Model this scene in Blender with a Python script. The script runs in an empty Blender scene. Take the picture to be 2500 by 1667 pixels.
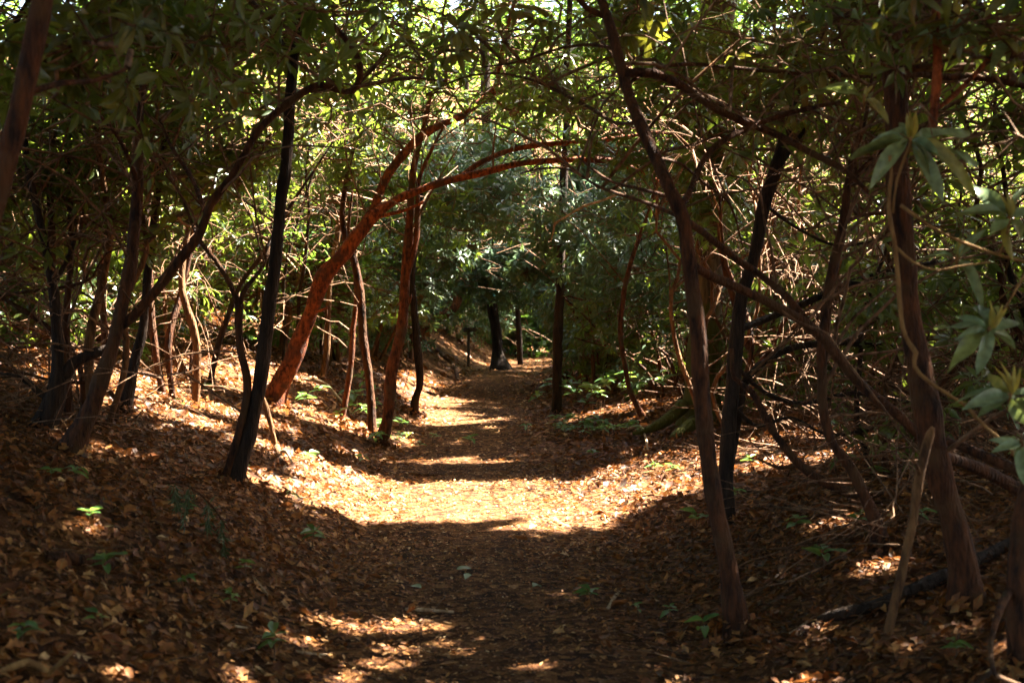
import bpy, math
import numpy as np
from mathutils import Matrix, Vector, Euler
rng = np.random.default_rng(11)
R = math.radians
scene = bpy.context.scene
col = scene.collection

# ------------------------------------------------------------------ camera
PW, PH, LENS = 2500.0, 1667.0, 50.0
F = PW * LENS / 36.0
CAM = np.array([0.0, 0.0, 1.5]); PITCH = math.atan(100.0 / F)
FWD = np.array([0, math.cos(PITCH), -math.sin(PITCH)])
UPV = np.array([0, math.sin(PITCH), math.cos(PITCH)])
cd = bpy.data.cameras.new('camera'); cam = bpy.data.objects.new('camera', cd); col.objects.link(cam)
cam.location = CAM; cam.rotation_euler = (R(90) - PITCH, 0, 0)
cd.lens = LENS; cd.sensor_width = 36.0; cd.clip_start = 0.1; cd.clip_end = 800
cd.dof.use_dof = True; cd.dof.focus_distance = 13.5; cd.dof.aperture_fstop = 4.0
scene.camera = cam
# ------------------------------------------------------------------ sky, sun, exposure
AZ, EL = R(62), R(57)                       # sun behind the scene, off to the right
SUN = np.array([math.cos(EL) * math.sin(AZ), math.cos(EL) * math.cos(AZ), math.sin(EL)])
w = bpy.data.worlds.new('World'); scene.world = w; w.use_nodes = True
nt = w.node_tree; bg = nt.nodes['Background']
sk = nt.nodes.new('ShaderNodeTexSky'); sk.sky_type = 'NISHITA'; sk.sun_disc = False
sk.ozone_density = 0.0; sk.dust_density = 4.0; sk.sun_elevation = EL; sk.sun_rotation = AZ
nt.links.new(sk.outputs[0], bg.inputs[0]); bg.inputs[1].default_value = 0.05
sl = bpy.data.lights.new('sun', 'SUN'); sl.energy = 5.0; sl.angle = R(0.53); sl.color = (1.0, 0.91, 0.77)
so = bpy.data.objects.new('sun', sl); col.objects.link(so)
so.rotation_euler = Vector(SUN).to_track_quat('Z', 'Y').to_euler()
vs = scene.view_settings
vs.view_transform = 'Standard'; vs.look = 'None'; vs.gamma = 1.0; vs.use_curve_mapping = False
vs.exposure = 4.3
cy = scene.cycles
cy.max_bounces = 5; cy.diffuse_bounces = 3; cy.glossy_bounces = 2; cy.transmission_bounces = 4
cy.transparent_max_bounces = 8; cy.use_denoising = True; cy.sample_clamp_indirect = 6.0
cy.caustics_reflective = False; cy.caustics_refractive = False

# ------------------------------------------------------------------ geometry helpers
def at(px, py, d):
    "world point seen at photograph pixel (px, py) at depth d"
    return CAM + d * (FWD + (px - PW / 2) / F * np.array([1.0, 0, 0]) + (PH / 2 - py) / F * UPV)

def nrm(v):
    return v / np.maximum(np.linalg.norm(v, axis=-1, keepdims=True), 1e-9)

_w2 = rng.normal(size=(10, 2)); _p2 = rng.uniform(0, 6.28, 10)
_w3 = rng.normal(size=(12, 3)); _p3 = rng.uniform(0, 6.28, 12)
def n2(x, y, s):
    q = 0
    for i in range(10): q = q + np.sin((_w2[i, 0] * x + _w2[i, 1] * y) * s + _p2[i])
    return q / 3.2
def n3(p, s):
    q = 0
    for i in range(12): q = q + np.sin((p @ _w3[i]) * s + _p3[i])
    return q / 3.4

def xc(y):
    return np.interp(y, [0, 6, 11, 14, 20, 26, 31, 38, 50, 80], [0.05, 0.0, -0.36, -0.38, -0.40, -0.40, -0.15, 0.9, 4.5, 18])
def ground(x, y):
    x = np.asarray(x, float); y = np.asarray(y, float)
    u = x - xc(y)
    hl = np.interp(y, [0, 8, 14, 30], [0.75, 0.9, 1.0, 1.5])
    sL = np.maximum(0, -u - 0.7); sR = np.maximum(0, u - 0.75)
    z = hl * (1 - np.exp(-(sL / 1.75) ** 1.4)) + 0.02 * np.minimum(sL, 40)
    z = z + 0.42 * (1 - np.exp(-(sR / 1.5) ** 1.5)) + 0.02 * np.minimum(sR, 40)
    t = np.clip(y - 30, 0, 400)
    z = z + np.where(t < 70, 0.0015 * t * t, 0.0015 * 4900 + 0.21 * (t - 70))
    bumps = 0.5 + 0.5 * np.clip(np.abs(u) - 0.6, 0, 1)
    return z + bumps * (0.05 * n2(x, y, 0.9) + 0.022 * n2(y, x, 2.7)) + 0.008 * n2(x + 9, y, 7.0)
def hit(px, py):
    d = np.concatenate([np.arange(2.5, 40, 0.02), np.arange(40, 120, 0.1)])
    p = CAM + d[:, None] * (at(px, py, 1.0) - CAM)
    k = np.argmax(p[:, 2] <= ground(p[:, 0], p[:, 1]))
    return d[k]
def on_ground(px, py):
    return at(px, py, hit(px, py))

def make_mesh(name, V, T, attrs=None, smooth=True):
    V = np.ascontiguousarray(V, np.float32); T = np.ascontiguousarray(T, np.int32)
    m = bpy.data.meshes.new(name)
    m.vertices.add(len(V)); m.vertices.foreach_set('co', V.ravel())
    m.loops.add(T.size); m.loops.foreach_set('vertex_index', T.ravel())
    m.polygons.add(len(T)); m.polygons.foreach_set('loop_start', np.arange(0, T.size, T.shape[1], dtype=np.int32))
    if smooth: m.polygons.foreach_set('use_smooth', np.ones(len(T), bool))
    for k, a in (attrs or {}).items():
        at_ = m.attributes.new(k, 'FLOAT', 'POINT'); at_.data.foreach_set('value', np.ascontiguousarray(a, np.float32))
    m.update(); m.validate()
    return m
def link(name, mesh, mat, parent=None, loc=(0, 0, 0)):
    o = bpy.data.objects.new(name, mesh); col.objects.link(o)
    if mat and mesh and not mesh.materials: mesh.materials.append(mat)
    if parent is not None: o.parent = parent
    o.location = loc
    return o
def tag(o, label=None, cat=None, group=None, kind=None):
    if label: o['label'] = label
    if cat: o['category'] = cat
    if group: o['group'] = group
    if kind: o['kind'] = kind
    return o
def empty(name, loc):
    o = bpy.data.objects.new(name, None); col.objects.link(o); o.location = loc; o.empty_display_size = 0.1
    return o

def catmull(P, r, step):
    P = np.asarray(P, float); r = np.asarray(r, float)
    Q = np.vstack([2 * P[0] - P[1], P, 2 * P[-1] - P[-2]]); out, rr = [], []
    for i in range(len(P) - 1):
        L = np.linalg.norm(P[i + 1] - P[i]); n = max(2, int(L / step))
        t = np.linspace(0, 1, n, endpoint=False)[:, None]
        a, b, c, d = Q[i], Q[i + 1], Q[i + 2], Q[i + 3]
        out.append(0.5 * (2 * b + (c - a) * t + (2 * a - 5 * b + 4 * c - d) * t ** 2 + (3 * b - a - 3 * c + d) * t ** 3))
        rr.append(r[i] + (r[i + 1] - r[i]) * t[:, 0])
    out.append(P[-1:]); rr.append(r[-1:])
    return np.vstack(out), np.concatenate(rr)
def tube(P, r, sides=9, rough=0.10, flare=None):
    "one bark-rough tube along a path: verts, tris"
    n = len(P); T = nrm(np.gradient(P, axis=0))
    ref = np.array([0.3, 0.9, 0.1]); N = np.zeros_like(P)
    v = np.cross(T[0], ref); v /= np.linalg.norm(v)
    for i in range(n):
        v = v - T[i] * (v @ T[i]); v /= max(np.linalg.norm(v), 1e-9); N[i] = v
    B = np.cross(T, N); a = np.linspace(0, 2 * math.pi, sides, endpoint=False)
    rad = r[:, None] * np.ones((1, sides))
    if flare is not None:
        s = np.concatenate([[0], np.cumsum(np.linalg.norm(np.diff(P, axis=0), axis=1))])
        lob = 1 + 0.45 * np.sin(a * flare[2] + 1.0)
        rad = rad * (1 + flare[0] * np.exp(-s / flare[1])[:, None] * lob[None])
    d = N[:, None] * np.cos(a)[None, :, None] + B[:, None] * np.sin(a)[None, :, None]
    V = P[:, None] + d * rad[..., None]
    if rough:
        k = n3(V.reshape(-1, 3) / max(float(r.mean()), 0.01), 0.9).reshape(n, sides) * rough
        k2 = n3(V.reshape(-1, 3), 6.0).reshape(n, sides) * rough * 0.8
        V = V + d * (rad * (k + k2))[..., None]
    V = V.reshape(-1, 3)
    i = np.arange(n - 1)[:, None] * sides; j = np.arange(sides)[None]; j2 = (j + 1) % sides
    A, Bq, C, D = i + j, i + j2, i + sides + j2, i + sides + j
    tri = np.concatenate([np.stack([A, Bq, C], -1).reshape(-1, 3), np.stack([A, C, D], -1).reshape(-1, 3)])
    V = np.vstack([V, P[:1], P[-1:]]); e = len(V) - 1; b = (n - 1) * sides
    cap = np.array([[b + q, b + (q + 1) % sides, e] for q in range(sides)])
    cap0 = np.array([[(q + 1) % sides, q, e - 1] for q in range(sides)])
    return V, np.vstack([tri, cap, cap0])
def twig_batch(P, Rr, sides=3):
    "many thin twigs at once: P (N,K,3), Rr (N,K)"
    if len(P) == 0: return np.zeros((0, 3)), np.zeros((0, 3), int)
    N, K, _ = P.shape
    T = nrm(np.gradient(P, axis=1)); ref = nrm(rng.normal(size=(N, 1, 3)))
    A = nrm(np.cross(T, ref)); B = np.cross(T, A)
    a = np.linspace(0, 2 * math.pi, sides, endpoint=False)
    V = P[:, :, None] + Rr[..., None, None] * (A[:, :, None] * np.cos(a)[:, None] + B[:, :, None] * np.sin(a)[:, None])
    i = np.arange(N)[:, None, None] * K * sides + np.arange(K - 1)[None, :, None] * sides
    j = np.arange(sides)[None, None]; j2 = (j + 1) % sides
    q = [np.stack([i + j, i + j2, i + sides + j2], -1).reshape(-1, 3), np.stack([i + j, i + sides + j2, i + sides + j], -1).reshape(-1, 3)]
    return V.reshape(-1, 3), np.concatenate(q)
def merge(parts):
    V, T, o = [], [], 0
    for v, t in parts:
        if len(v) == 0: continue
        V.append(v); T.append(t + o); o += len(v)
    if not V: return np.zeros((0, 3)), np.zeros((0, 3), int)
    return np.vstack(V), np.vstack(T)

# leaf templates: along +X, width along Y, edge attribute 0 midrib .. 1 margin
LO = (np.array([[0, 0, 0], [.52, .5, .06], [.5, 0, -.02], [.52, -.5, .06], [1, 0, -.10]]),
      np.array([[0, 2, 1], [0, 3, 2], [1, 2, 4], [2, 3, 4]]), np.array([0, 1, 0, 1, .4]))
QUAD = (np.array([[0, 0, 0], [.5, .5, .05], [1, 0, -.06], [.5, -.5, .05]]), np.array([[0, 2, 1], [0, 3, 2]]), np.array([.5, 1, .5, 1]))
def hi_leaf(droop, fold, wob, n=7):
    V, T, E = [], [], []
    prof = lambda t: max(0.02, (math.sin(math.pi * min(1, t * 0.96 + 0.02) ** 0.85)) ** 0.8) if t > 0.08 else 0.05 + t
    for i in range(n):
        t = i / (n - 1); z = -droop * t * t; h = 0.5 * prof(t) if i < n - 1 else 0.03
        for s, e in ((1, 1), (0, 0), (-1, 1)):
            V.append((t * (1 - 0.15 * droop), s * h, z + (fold * h * 2 if s else 0) + wob * math.sin(7 * t + s) * 0.04 * abs(s))); E.append(e)
    for i in range(n - 1):
        for s in (0, 1):
            a = i * 3 + s; T += [(a, a + 3, a + 4), (a, a + 4, a + 1)]
    return np.array(V), np.array(T), np.array(E, float)
def leaves_batch(pos, X, Z, L, W, tmpl=LO, rnd=None):
    "leaf blades at pos, along X, normal near Z"
    X = nrm(X); Y = nrm(np.cross(Z, X)); Zn = np.cross(X, Y)
    v, t, e = tmpl; N, k = len(pos), len(v)
    V = pos[:, None] + X[:, None] * (v[None, :, :1] * L[:, None, None]) + Y[:, None] * (v[None, :, 1:2] * W[:, None, None]) + Zn[:, None] * (v[None, :, 2:3] * L[:, None, None])
    T = (t[None] + (np.arange(N) * k)[:, None, None]).reshape(-1, 3)
    if rnd is None: rnd = rng.uniform(size=N)
    return V.reshape(-1, 3), T, {'rnd': np.repeat(rnd, k), 'edge': np.tile(e, N)}

# ------------------------------------------------------------------ materials
def mat_new(name):
    m = bpy.data.materials.new(name); m.use_nodes = True
    t = m.node_tree; t.nodes.clear(); return m, t, t.nodes.new, t.links.new
def ramp(n, stops):
    c = n.color_ramp
    while len(c.elements) < len(stops): c.elements.new(0.5)
    for e, (p, q) in zip(c.elements, stops): e.position = p; e.color = (*q, 1)
def leaf_mat(name, stops, trans, per_object=False, rough=0.34, spec=0.5, tfac=0.4, spots=0.25):
    m, t, N, Lk = mat_new(name)
    out = N('ShaderNodeOutputMaterial'); mix = N('ShaderNodeMixShader'); bs = N('ShaderNodeBsdfPrincipled'); tr = N('ShaderNodeBsdfTranslucent')
    cr = N('ShaderNodeValToRGB'); ramp(cr, stops)
    if per_object:
        oi = N('ShaderNodeObjectInfo'); Lk(oi.outputs['Random'], cr.inputs[0]); rv = oi.outputs['Random']
    else:
        a = N('ShaderNodeAttribute'); a.attribute_name = 'rnd'; Lk(a.outputs['Fac'], cr.inputs[0]); rv = a.outputs['Fac']
    ed = N('ShaderNodeAttribute'); ed.attribute_name = 'edge'
    inv = N('ShaderNodeMapRange'); inv.inputs[1].default_value = 0; inv.inputs[2].default_value = 0.18; inv.inputs[3].default_value = 0.45; inv.inputs[4].default_value = 0
    Lk(ed.outputs['Fac'], inv.inputs[0])
    rib = N('ShaderNodeMix'); rib.data_type = 'RGBA'; rib.inputs[7].default_value = (0.22, 0.24, 0.08, 1)
    Lk(inv.outputs[0], rib.inputs[0]); Lk(cr.outputs[0], rib.inputs[6])
    no = N('ShaderNodeTexNoise'); no.inputs['Scale'].default_value = 35; no.inputs['Detail'].default_value = 3
    ge = N('ShaderNodeNewGeometry'); Lk(ge.outputs['Position'], no.inputs['Vector'])
    mr = N('ShaderNodeMapRange'); mr.inputs[1].default_value = 0.35; mr.inputs[2].default_value = 0.7; mr.inputs[3].default_value = 1 - spots; mr.inputs[4].default_value = 1 + spots
    Lk(no.outputs[0], mr.inputs[0])
    mu = N('ShaderNodeVectorMath'); mu.operation = 'SCALE'; Lk(rib.outputs[2], mu.inputs[0]); Lk(mr.outputs[0], mu.inputs['Scale'])
    Lk(mu.outputs[0], bs.inputs['Base Color'])
    bs.inputs['Roughness'].default_value = rough; bs.inputs['Specular IOR Level'].default_value = spec
    tm = N('ShaderNodeMix'); tm.data_type = 'RGBA'; tm.blend_type = 'MIX'; tm.inputs[0].default_value = 0.75
    sc = N('ShaderNodeVectorMath'); sc.operation = 'SCALE'; sc.inputs['Scale'].default_value = 3.0; Lk(mu.outputs[0], sc.inputs[0])
    Lk(sc.outputs[0], tm.inputs[6]); tm.inputs[7].default_value = (*trans, 1); Lk(tm.outputs[2], tr.inputs[0])
    mix.inputs[0].default_value = tfac
    Lk(bs.outputs[0], mix.inputs[1]); Lk(tr.outputs[0], mix.inputs[2]); Lk(mix.outputs[0], out.inputs[0])
    return m
def bark_mat(name, dark, light, scale=14, stretch=5, bump=0.6, moss=None, accent=None):
    m, t, N, Lk = mat_new(name)
    out = N('ShaderNodeOutputMaterial'); bs = N('ShaderNodeBsdfPrincipled'); Lk(bs.outputs[0], out.inputs[0])
    tc = N('ShaderNodeTexCoord'); mp = N('ShaderNodeMapping'); mp.inputs['Scale'].default_value = (1, 1, 1.0 / stretch); Lk(tc.outputs['Object'], mp.inputs[0])
    no = N('ShaderNodeTexNoise'); no.inputs['Scale'].default_value = scale; no.inputs['Detail'].default_value = 8; no.inputs['Roughness'].default_value = 0.65; Lk(mp.outputs[0], no.inputs[0])
    vo = N('ShaderNodeTexVoronoi'); vo.inputs['Scale'].default_value = scale * 2.2; vo.feature = 'DISTANCE_TO_EDGE'; Lk(mp.outputs[0], vo.inputs[0])
    cr = N('ShaderNodeValToRGB'); ramp(cr, [(0.38, dark), (0.62, light)]); Lk(no.outputs[0], cr.inputs[0]); c = cr.outputs[0]
    if accent:
        n4 = N('ShaderNodeTexNoise'); n4.inputs['Scale'].default_value = 5; n4.inputs['Detail'].default_value = 5; Lk(tc.outputs['Object'], n4.inputs[0])
        r4 = N('ShaderNodeValToRGB'); ramp(r4, [(0.5, (0, 0, 0)), (0.62, (1, 1, 1))]); Lk(n4.outputs[0], r4.inputs[0])
        mx = N('ShaderNodeMix'); mx.data_type = 'RGBA'; Lk(r4.outputs[0], mx.inputs[0]); Lk(c, mx.inputs[6]); mx.inputs[7].default_value = (*accent, 1); c = mx.outputs[2]
    if moss:
        sx = N('ShaderNodeSeparateXYZ'); Lk(tc.outputs['Object'], sx.inputs[0])
        mr = N('ShaderNodeMapRange'); mr.inputs[1].default_value = 0.0; mr.inputs[2].default_value = moss[1]; mr.inputs[3].default_value = 0.62; mr.inputs[4].default_value = -0.12
        Lk(sx.outputs[2], mr.inputs[0])
        n5 = N('ShaderNodeTexNoise'); n5.inputs['Scale'].default_value = 6; n5.inputs['Detail'].default_value = 6; Lk(tc.outputs['Object'], n5.inputs[0])
        ad = N('ShaderNodeMath'); Lk(mr.outputs[0], ad.inputs[0]); Lk(n5.outputs[0], ad.inputs[1])
        r5 = N('ShaderNodeValToRGB'); ramp(r5, [(0.56, (0, 0, 0)), (0.72, (1, 1, 1))]); Lk(ad.outputs[0], r5.inputs[0])
        mx = N('ShaderNodeMix'); mx.data_type = 'RGBA'; Lk(r5.outputs[0], mx.inputs[0]); Lk(c, mx.inputs[6]); mx.inputs[7].default_value = (*moss[0], 1); c = mx.outputs[2]
    Lk(c, bs.inputs['Base Color']); bs.inputs['Roughness'].default_value = 0.85; bs.inputs['Specular IOR Level'].default_value = 0.25
    ad2 = N('ShaderNodeMath'); ad2.operation = 'MULTIPLY_ADD'; Lk(vo.outputs[0], ad2.inputs[0]); ad2.inputs[1].default_value = 0.8; Lk(no.outputs[0], ad2.inputs[2])
    bp = N('ShaderNodeBump'); bp.inputs['Strength'].default_value = bump; bp.inputs['Distance'].default_value = 0.02; Lk(ad2.outputs[0], bp.inputs['Height']); Lk(bp.outputs[0], bs.inputs['Normal'])
    return m
RH = [(0.0, (0.020, 0.048, 0.020)), (0.45, (0.040, 0.072, 0.022)), (0.75, (0.07, 0.095, 0.020)), (0.92, (0.10, 0.12, 0.02)), (0.97, (0.16, 0.10, 0.02)), (1.0, (0.16, 0.06, 0.015))]
M_RH = leaf_mat('rhododendron_leaf', RH, (0.27, 0.36, 0.02), tfac=0.38)
M_RHO = leaf_mat('rhododendron_leaf_near_skylit', [(0, (0.12, 0.19, 0.09)), (0.5, (0.18, 0.25, 0.125)), (0.9, (0.23, 0.28, 0.09)), (1, (0.26, 0.20, 0.03))], (0.24, 0.28, 0.03), True, rough=0.38, tfac=0.3, spots=0.4)  # glaucous green, made paler to stand in for sky light
M_RHD = leaf_mat('rhododendron_leaf_dark_green', RH, (0.34, 0.30, 0.015), True, tfac=0.4, rough=0.45)
M_RHW = leaf_mat('rhododendron_leaf_skylit', [(0, (0.04, 0.09, 0.042)), (0.6, (0.07, 0.135, 0.055)), (0.95, (0.10, 0.16, 0.05)), (1, (0.13, 0.11, 0.03))], (0.16, 0.2, 0.03), tfac=0.2, rough=0.4)  # blue-green of skylight on shaded leaves is put into this colour
M_NEW = leaf_mat('fresh_shoot_leaf', [(0, (0.34, 0.30, 0.07)), (1, (0.42, 0.33, 0.06))], (0.5, 0.42, 0.08), True, tfac=0.45)  # fresh yellow shoots, with sunlit brightness put into the colour
M_CAN = leaf_mat('shade_canopy_leaf', [(0, (0.03, 0.06, 0.018)), (1, (0.06, 0.09, 0.02))], (0.12, 0.13, 0.01), tfac=0.16, rough=0.5)  # barely translucent leaf for the unseen cover added to cut ambient light
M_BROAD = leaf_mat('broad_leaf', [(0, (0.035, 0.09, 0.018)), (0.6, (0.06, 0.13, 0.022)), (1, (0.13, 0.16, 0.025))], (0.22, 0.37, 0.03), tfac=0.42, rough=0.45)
M_SEED = leaf_mat('seedling_leaf', [(0, (0.04, 0.11, 0.035)), (0.6, (0.07, 0.17, 0.045)), (1, (0.14, 0.22, 0.04))], (0.28, 0.4, 0.04), True, tfac=0.4)
LIT = [(0.0, (0.040, 0.015, 0.006)), (0.3, (0.15, 0.046, 0.010)), (0.6, (0.29, 0.108, 0.024)), (0.85, (0.45, 0.225, 0.070)), (1.0, (0.56, 0.37, 0.18))]
M_LIT = leaf_mat('leaf_litter', LIT, (0.35, 0.12, 0.03), tfac=0.14, rough=0.6, spec=0.3, spots=0.45)
M_LITO = leaf_mat('fallen_leaf', LIT, (0.35, 0.12, 0.03), True, tfac=0.14, rough=0.6, spec=0.3, spots=0.45)
M_GREENFALL = leaf_mat('fallen_green_leaf', [(0, (0.16, 0.22, 0.11)), (1, (0.22, 0.27, 0.13))], (0.2, 0.25, 0.05), True, tfac=0.15)
M_RED = bark_mat('red_bark', (0.05, 0.013, 0.006), (0.40, 0.10, 0.028), 30, 2.0, 1.0, accent=(0.085, 0.032, 0.018))
M_RUST = bark_mat('rusty_brown_bark', (0.035, 0.012, 0.006), (0.22, 0.07, 0.024), 26, 3, 1.0, accent=(0.10, 0.055, 0.028))
M_BROWN = bark_mat('brown_bark', (0.016, 0.007, 0.004), (0.11, 0.038, 0.012), 24, 4, 1.0, accent=(0.075, 0.036, 0.014))
M_TAN = bark_mat('tan_bark', (0.05, 0.022, 0.009), (0.20, 0.10, 0.038), 22, 4, 0.9)
M_DARK = bark_mat('dark_bark', (0.010, 0.006, 0.004), (0.045, 0.025, 0.014), 26, 6, 1.0)
M_MOSSY = bark_mat('mossy_bark', (0.05, 0.032, 0.015), (0.17, 0.115, 0.045), 12, 8, 1.0, moss=((0.075, 0.075, 0.010), 1.9))
M_TWIG = bark_mat('twig_bark', (0.05, 0.024, 0.011), (0.25, 0.14, 0.075), 25, 2, 0.3)
M_PALE = bark_mat('pale_dead_wood', (0.22, 0.13, 0.06), (0.55, 0.40, 0.24), 20, 6, 0.5)
M_VINE = bark_mat('pale_vine_bark', (0.15, 0.075, 0.025), (0.30, 0.17, 0.06), 25, 3, 0.4)
def ground_mat():
    m, t, N, Lk = mat_new('forest_floor')
    out = N('ShaderNodeOutputMaterial'); bs = N('ShaderNodeBsdfPrincipled'); Lk(bs.outputs[0], out.inputs[0])
    ge = N('ShaderNodeNewGeometry')
    vo = N('ShaderNodeTexVoronoi'); vo.inputs['Scale'].default_value = 22; vo.inputs['Randomness'].default_value = 1; Lk(ge.outputs['Position'], vo.inputs[0])
    sp = N('ShaderNodeSeparateColor'); Lk(vo.outputs['Color'], sp.inputs[0])
    cr = N('ShaderNodeValToRGB'); ramp(cr, [(0, (0.04, 0.014, 0.005)), (0.4, (0.10, 0.038, 0.012)), (0.75, (0.19, 0.08, 0.025)), (1, (0.30, 0.145, 0.05))]); Lk(sp.outputs[0], cr.inputs[0])
    no = N('ShaderNodeTexNoise'); no.inputs['Scale'].default_value = 90; no.inputs['Detail'].default_value = 6; Lk(ge.outputs['Position'], no.inputs[0])
    mr = N('ShaderNodeMapRange'); mr.inputs[1].default_value = 0.3; mr.inputs[2].default_value = 0.7; mr.inputs[3].default_value = 0.5; mr.inputs[4].default_value = 1.2; Lk(no.outputs[0], mr.inputs[0])
    mu = N('ShaderNodeVectorMath'); mu.operation = 'SCALE'; Lk(cr.outputs[0], mu.inputs[0]); Lk(mr.outputs[0], mu.inputs['Scale']); Lk(mu.outputs[0], bs.inputs['Base Color'])
    bs.inputs['Roughness'].default_value = 0.9; bs.inputs['Specular IOR Level'].default_value = 0.15
    bp = N('ShaderNodeBump'); bp.inputs['Strength'].default_value = 1.0; bp.inputs['Distance'].default_value = 0.03
    ad = N('ShaderNodeMath'); Lk(sp.outputs[1], ad.inputs[0]); Lk(no.outputs[0], ad.inputs[1]); Lk(ad.outputs[0], bp.inputs['Height']); Lk(bp.outputs[0], bs.inputs['Normal'])
    return m
M_GROUND = ground_mat()

# ------------------------------------------------------------------ ground
def axis(a, b, fine, lo, hi, grow=1.25):
    c = list(np.arange(a, b + 1e-6, fine)); s = fine
    while c[-1] < hi: s *= grow; c.append(c[-1] + s)
    s = fine; pre = []; q = a
    while q > lo: s *= grow; q -= s; pre.append(q)
    return np.array(pre[::-1] + c)
gx = axis(-5, 5, 0.13, -320, 320, 1.15); gy = axis(2.8, 18, 0.13, -60, 420, 1.08)
GX, GY = np.meshgrid(gx, gy); GZ = ground(GX, GY)
GV = np.stack([GX, GY, GZ], -1).reshape(-1, 3); nx, ny = len(gx), len(gy)
ii = (np.arange(ny - 1)[:, None] * nx + np.arange(nx - 1)[None]).ravel()
GROUND = link('ground', make_mesh('ground', GV, np.stack([ii, ii + 1, ii + nx + 1, ii + nx], -1)), M_GROUND)
tag(GROUND, 'forest floor of brown leaf litter with a sunken trail between two banks', kind='structure')

# ------------------------------------------------------------------ where sun patches are wanted (gaps cut into the added canopy)
_patches = [(1130, 1222, 360, 50), (980, 1212, 210, 50), (1380, 1250, 180, 34), (1250, 1188, 330, 22), (1580, 1175, 210, 44), (1480, 1215, 190, 40),
    (1620, 1130, 130, 32), (740, 1150, 130, 50), (650, 1090, 60, 45), (880, 1195, 100, 34), (1130, 1020, 95, 18), (1080, 985, 70, 16),
    (1040, 930, 45, 38), (1290, 885, 70, 12), (1150, 1125, 160, 8), (100, 925, 110, 26), (240, 950, 70, 18), (470, 890, 105, 28),
    (540, 930, 65, 24), (480, 992, 90, 13), (300, 922, 60, 12), (500, 1272, 55, 30), (235, 1155, 36, 9), (960, 1540, 70, 13),
    (85, 1245, 50, 10), (1430, 1430, 70, 10), (1210, 1490, 50, 11), (2010, 1290, 130, 9), (1850, 1115, 60, 18), (2030, 1125, 75, 22),
    (2390, 1350, 45, 20), (700, 1000, 55, 18), (1010, 1500, 60, 8), (1100, 1575, 50, 9), (2060, 1430, 60, 10), (620, 1340, 50, 14)]
PATCH = []
for px, py, rx, ry in _patches:
    c = on_ground(px, py); y0 = on_ground(px, py - ry)[1]; y1 = on_ground(px, py + ry)[1]
    PATCH.append((c[0], 0.5 * (y0 + y1), rx / F * c[1], max(0.10, 0.5 * abs(y0 - y1))))
for _ in range(26):                         # small dapples over the near trail
    y_ = rng.uniform(5.7, 9.4); PATCH.append((float(xc(y_)) + rng.uniform(-.95, 1.1), y_, rng.uniform(.02, .06), rng.uniform(.02, .05)))
def add_shaft(px, py, d, r):
    "a gap through which the sun reaches this point of a trunk or limb"
    p = at(px, py, d); k = (p[2] - 0.3) / SUN[2]; PATCH.append((p[0] - SUN[0] * k, p[1] - SUN[1] * k, r, r))
for s_ in [(725, 830, 12.9, .34), (790, 690, 12.9, .28), (900, 535, 13, .25), (1060, 452, 13, .25), (1230, 400, 13.1, .3), (1330, 352, 13.3, .25), (1600, 495, 7.2, .16), (960, 900, 14.2, .2), (1742, 850, 13.5, .16), (960, 1080, 15, .3), (1440, 1060, 17, .4),
           (1160, 262, 13.3, .25), (1250, 320, 15, .4), (1700, 420, 12, .3), (1560, 380, 12, .3), (470, 640, 11, .2), (2030, 720, 12, .4), (1900, 560, 12, .35), (780, 640, 17, .5), (650, 700, 17, .5)]: add_shaft(*s_)
GAPS = []                                   # openings in the high canopy only: they light leaves of the arch and thicket
for _ in range(60):
    p_ = at(rng.uniform(150, 2350), rng.uniform(0, 520), rng.uniform(9.5, 15.5)); k_ = (p_[2] - .3) / SUN[2]
    GAPS.append((p_[0] - SUN[0] * k_, p_[1] - SUN[1] * k_, rng.uniform(.22, .5)))
GAPS = [g_ for g_ in GAPS if not (abs(g_[0] + .2) < 2.3 and g_[1] < 19.5) and not (g_[0] < -2 and g_[1] < 17 and rng.uniform() < .45)]
def in_gap(p):
    x, y = sun_foot(p); r_ = np.zeros(len(p), bool)
    for gx_, gy_, gr in GAPS: r_ |= np.hypot(x - gx_, y - gy_) < gr + .15
    return r_
def sun_foot(p):
    k = (p[:, 2] - 0.3) / SUN[2]
    return p[:, 0] - SUN[0] * k, p[:, 1] - SUN[1] * k
def in_shaft(p, grow=0.06, ragged=0.26):
    x, y = sun_foot(p); q = np.full(len(p), 9.0); n = n2(x, y, 2.4) * ragged + n2(y, x, 6.0) * ragged
    for cx, cy_, rx, ry in PATCH: q = np.minimum(q, np.hypot((x - cx) / (rx + grow * min(1, .22 + rx / .6)), (y - cy_) / (ry + grow * min(1, .26 + ry / .6))))
    return q + n < 1.0
def tunnel(p):
    "open space over the trail that no leaf fills"
    x, y, z = p[:, 0], p[:, 1], p[:, 2]; u = x - xc(y)
    hT = np.interp(y, [0, 6, 9, 13, 18, 22, 27, 34], [2.15, 2.2, 2.55, 3.05, 2.45, 1.85, 1.5, 1.2])
    wT = np.interp(y, [0, 6, 10, 14, 17.5, 26, 32, 34], [2.1, 2.1, 2.4, 2.4, 1.05, 1.0, 1.0, 0.01])
    return (np.abs(u) < wT) & (z < hT * np.sqrt(np.maximum(0, 1 - (u / (wT * 1.05)) ** 2)) ** 0.6)

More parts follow.
